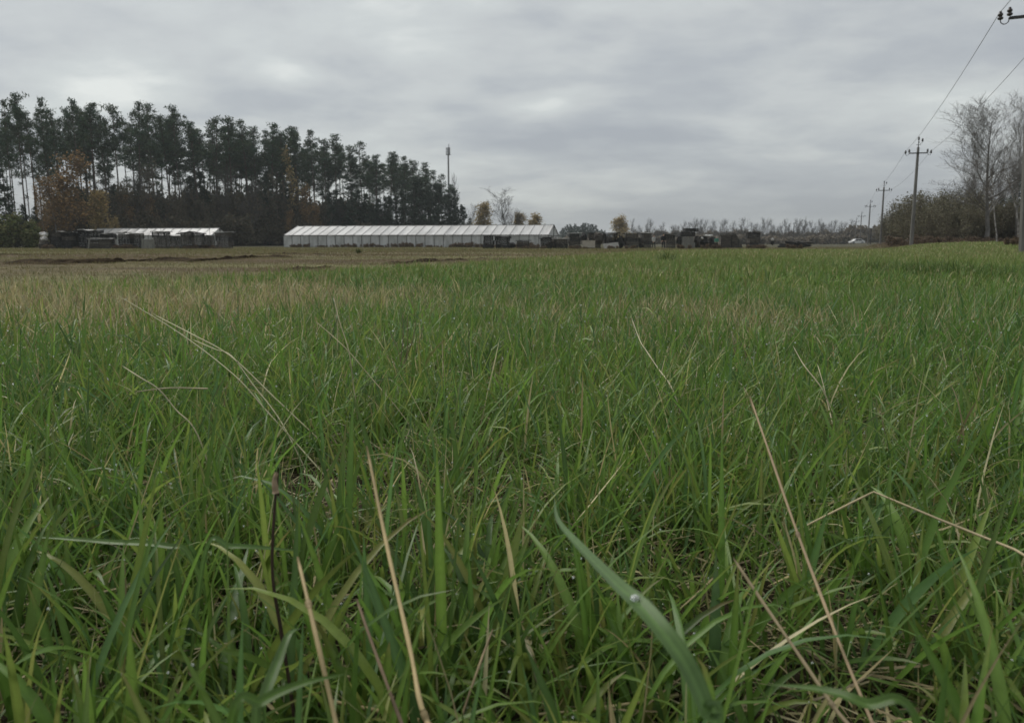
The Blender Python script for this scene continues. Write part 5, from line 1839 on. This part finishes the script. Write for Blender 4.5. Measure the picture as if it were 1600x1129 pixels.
def person(label, px, Y, h, rz, stride, arm, jacket, trousers, hat=None):
    p = gx(px, Y)
    t = thing('person', label, 'person', p, rz)
    k = h / 1.72
    t.scale = (k, k, k)
    V = [(0, 0, 0.93), (0, 0, 1.12), (0, 0, 1.34), (0, -0.01, 1.47), (0, -0.02, 1.53), (0, -0.03, 1.62), (0, -0.02, 1.71), (0, -0.125, 1.61)]
    Rr = [(0.15, 0.11), (0.14, 0.10), (0.17, 0.11), 0.065, 0.058, (0.08, 0.095), (0.055, 0.065), 0.018]
    E = [(0, 1), (1, 2), (2, 3), (3, 4), (4, 5), (5, 6), (5, 7)]
    Jv = [(0, 0, 0.82), (0, 0, 1.1), (0, 0, 1.35), (0, -0.005, 1.46)]
    Jr = [(0.19, 0.145), (0.175, 0.135), (0.2, 0.14), 0.085]
    Je = [(0, 1), (1, 2), (2, 3)]
    Tv = [(0, 0, 0.95)]
    Tr = [(0.16, 0.12)]
    Te = []
    for s in (-1, 1):
        st = stride * s
        i = len(V)
        V += [(s * 0.095, 0, 0.86), (s * 0.1, -st * 0.5 - 0.02, 0.48), (s * 0.1, -st + max(0, -st) * 0.1, 0.09), (s * 0.105, -st - 0.06, 0.04), (s * 0.11, -st - 0.16, 0.03)]
        Rr += [0.085, 0.055, 0.038, 0.04, 0.03]
        E += [(0, i), (i, i + 1), (i + 1, i + 2), (i + 2, i + 3), (i + 3, i + 4)]
        i = len(Tv)
        Tv += [(s * 0.095, 0, 0.84), (s * 0.1, -st * 0.5 - 0.02, 0.48), (s * 0.1, -st, 0.10)]
        Tr += [0.1, 0.075, 0.062]
        Te += [(0, i), (i, i + 1), (i + 1, i + 2)]
        sw = arm[0 if s < 0 else 1]
        sh = (s * 0.19, 0, 1.40)
        el = (s * 0.245, -sw * 0.12 + 0.03, 1.13)
        wr = (s * 0.235, -sw * 0.34 - 0.04, 0.92)
        hd = (s * 0.23, -sw * 0.40 - 0.05, 0.86)
        i = len(V)
        V += [sh, el, wr, hd]
        Rr += [0.06, 0.042, 0.028, (0.022, 0.036)]
        E += [(2, i), (i, i + 1), (i + 1, i + 2), (i + 2, i + 3)]
        for f, (dy, ln) in enumerate(((-0.03, 0.07), (-0.012, 0.085), (0.008, 0.08), (0.026, 0.062))):
            j = len(V)
            V += [(hd[0], hd[1] + dy, hd[2] - 0.045), (hd[0] - s * 0.012, hd[1] + dy, hd[2] - 0.045 - ln)]
            Rr += [0.009, 0.007]
            E += [(i + 3, j), (j, j + 1)]
        j = len(V)
        V += [(hd[0] - s * 0.02, hd[1] - 0.05, hd[2] - 0.01), (hd[0] - s * 0.025, hd[1] - 0.065, hd[2] - 0.05)]
        Rr += [0.01, 0.008]
        E += [(i + 3, j), (j, j + 1)]
        i = len(Jv)
        Jv += [sh, el, wr]
        Jr += [0.085, 0.066, 0.052]
        Je += [(2, i), (i, i + 1), (i + 1, i + 2)]
    skin_mesh('body', V, E, Rr, M['skin'], t)
    skin_mesh('jacket', Jv, Je, Jr, M[jacket], t)
    skin_mesh('trousers', Tv, Te, Tr, M[trousers], t)
    for s in (-1, 1):
        st = stride * s
        skin_mesh('shoe', [(s * 0.105, -st + 0.03, 0.05), (s * 0.11, -st - 0.18, 0.035)], [(0, 1)], [0.055, 0.045], M['rubber'], t)
    bm = bmesh.new()
    bmesh.ops.create_uvsphere(bm, u_segments=14, v_segments=9, radius=1.0)
    for v in bm.verts:
        v.co = Vector((v.co.x * 0.095, v.co.y * 0.112 + 0.0, max(v.co.z, -0.35) * 0.105 + 1.69))
    me = bpy.data.meshes.new('hair')
    bm.to_mesh(me)
    bm.free()
    me.materials.append(M[hat or 'hair'])
    link('hair' if not hat else 'hat', me, t)


person('person in a light grey jacket and dark trousers walking by the stacks', 1021.5, 98, 1.68, 0.5, 0.16, (0.4, -0.3), 'cloth_grey', 'cloth_dark')
person('person dressed all in black standing left of a dark stack', 1036.5, 98, 1.85, 0.2, 0.05, (0.1, 0.2), 'cloth_black', 'cloth_black', 'cloth_black')
person('person in a green jacket standing by the junk heap', 1119.5, 99, 1.5, -0.2, 0.06, (0.5, 0.4), 'cloth_teal', 'cloth_dark', 'cloth_grey')


# ------------------------------------------------------------------ white car far away
def car():
    Y = 226
    p = gx(1338.5, Y)
    t = thing('car', 'small white car parked far off at the foot of the pole line', 'car', p, 0.1)
    side = [(-2.05, 0.42), (-2.0, 0.72), (-1.3, 0.86), (-0.62, 1.38), (0.9, 1.44), (1.75, 0.98), (2.02, 0.9), (2.06, 0.42), (1.75, 0.25), (-1.8, 0.25)]
    m = MB()
    ys = [(-0.80, 0.93), (-0.84, 1.0), (0.84, 1.0), (0.80, 0.93)]
    V = []
    for y, s in ys:
        for x, z in side:
            tuck = 0.14 * max(0, z - 0.86) / 0.6
            V.append((x * (0.985 if s < 1 else 1), y * (1 - tuck / 0.84), 0.3 + (z - 0.3) * (0.97 if s < 1 else 1)))
    k = len(side)
    F = [tuple(range(k)), tuple(reversed(range(3 * k, 4 * k)))]
    for r_ in range(3):
        F += [(r_ * k + i, (r_ + 1) * k + i, (r_ + 1) * k + (i + 1) % k, r_ * k + (i + 1) % k) for i in range(k)]
    m.add(V, F)
    m.build('body', M['car_paint'], t)
    for s in (-1, 1):
        for (x0, x1, xt0, xt1) in ((-1.02, 0.08, -0.55, 0.06), (0.16, 1.25, 0.18, 0.86)):
            yb, yt = s * 0.815, s * 0.745
            w = MB()
            w.add([(x0, yb, 0.92), (x1, yb, 0.92), (xt1, yt, 1.32), (xt0, yt, 1.32), (x0, yb - s * .03, 0.92), (x1, yb - s * .03, 0.92), (xt1, yt - s * .03, 1.32), (xt0, yt - s * .03, 1.32)],
                  [(0, 1, 2, 3), (7, 6, 5, 4), (0, 4, 5, 1), (1, 5, 6, 2), (2, 6, 7, 3), (3, 7, 4, 0)])
            w.build('side_window', M['car_glass'], t)
        for x in (-1.28, 1.3):
            wl = MB().lathe([(0.16, -0.1), (0.30, -0.11), (0.33, -0.05), (0.33, 0.05), (0.30, 0.11), (0.16, 0.1)], sides=18, M=Matrix.Rotation(PI / 2, 4, 'X')).build('wheel', M['rubber'], t, smooth=True)
            wl.location = (x, s * 0.78, 0.32)
            MB().lathe([(0.18, -0.115), (0.17, 0.115)], sides=14, M=Matrix.Rotation(PI / 2, 4, 'X')).build('hubcap', M['galv'], wl)
    MB().box((-1.97, -0.55, 0.66), (0.1, 0.3, 0.13)).build('headlight', M['galv'], t)
    MB().box((-1.97, 0.55, 0.66), (0.1, 0.3, 0.13)).build('headlight', M['galv'], t)


car()


# ------------------------------------------------------------------ damp air
hz = bpy.data.materials.new('damp_air')
hz.use_nodes = True
th_ = hz.node_tree
th_.nodes.clear()
pv = N(th_, 'ShaderNodeVolumePrincipled')
pv.inputs['Color'].default_value = (0.60, 0.65, 0.67, 1)
pv.inputs['Density'].default_value = 0.00036
pv.inputs['Anisotropy'].default_value = 0.2
ho = N(th_, 'ShaderNodeOutputMaterial')
th_.links.new(pv.outputs[0], ho.inputs['Volume'])
hb = MB().box((0, 0, 24.0), (3400, 3400, 56.0)).build('haze', hz)
tag(hb, 'thin pale damp air over the whole field', 'haze', kind='stuff')
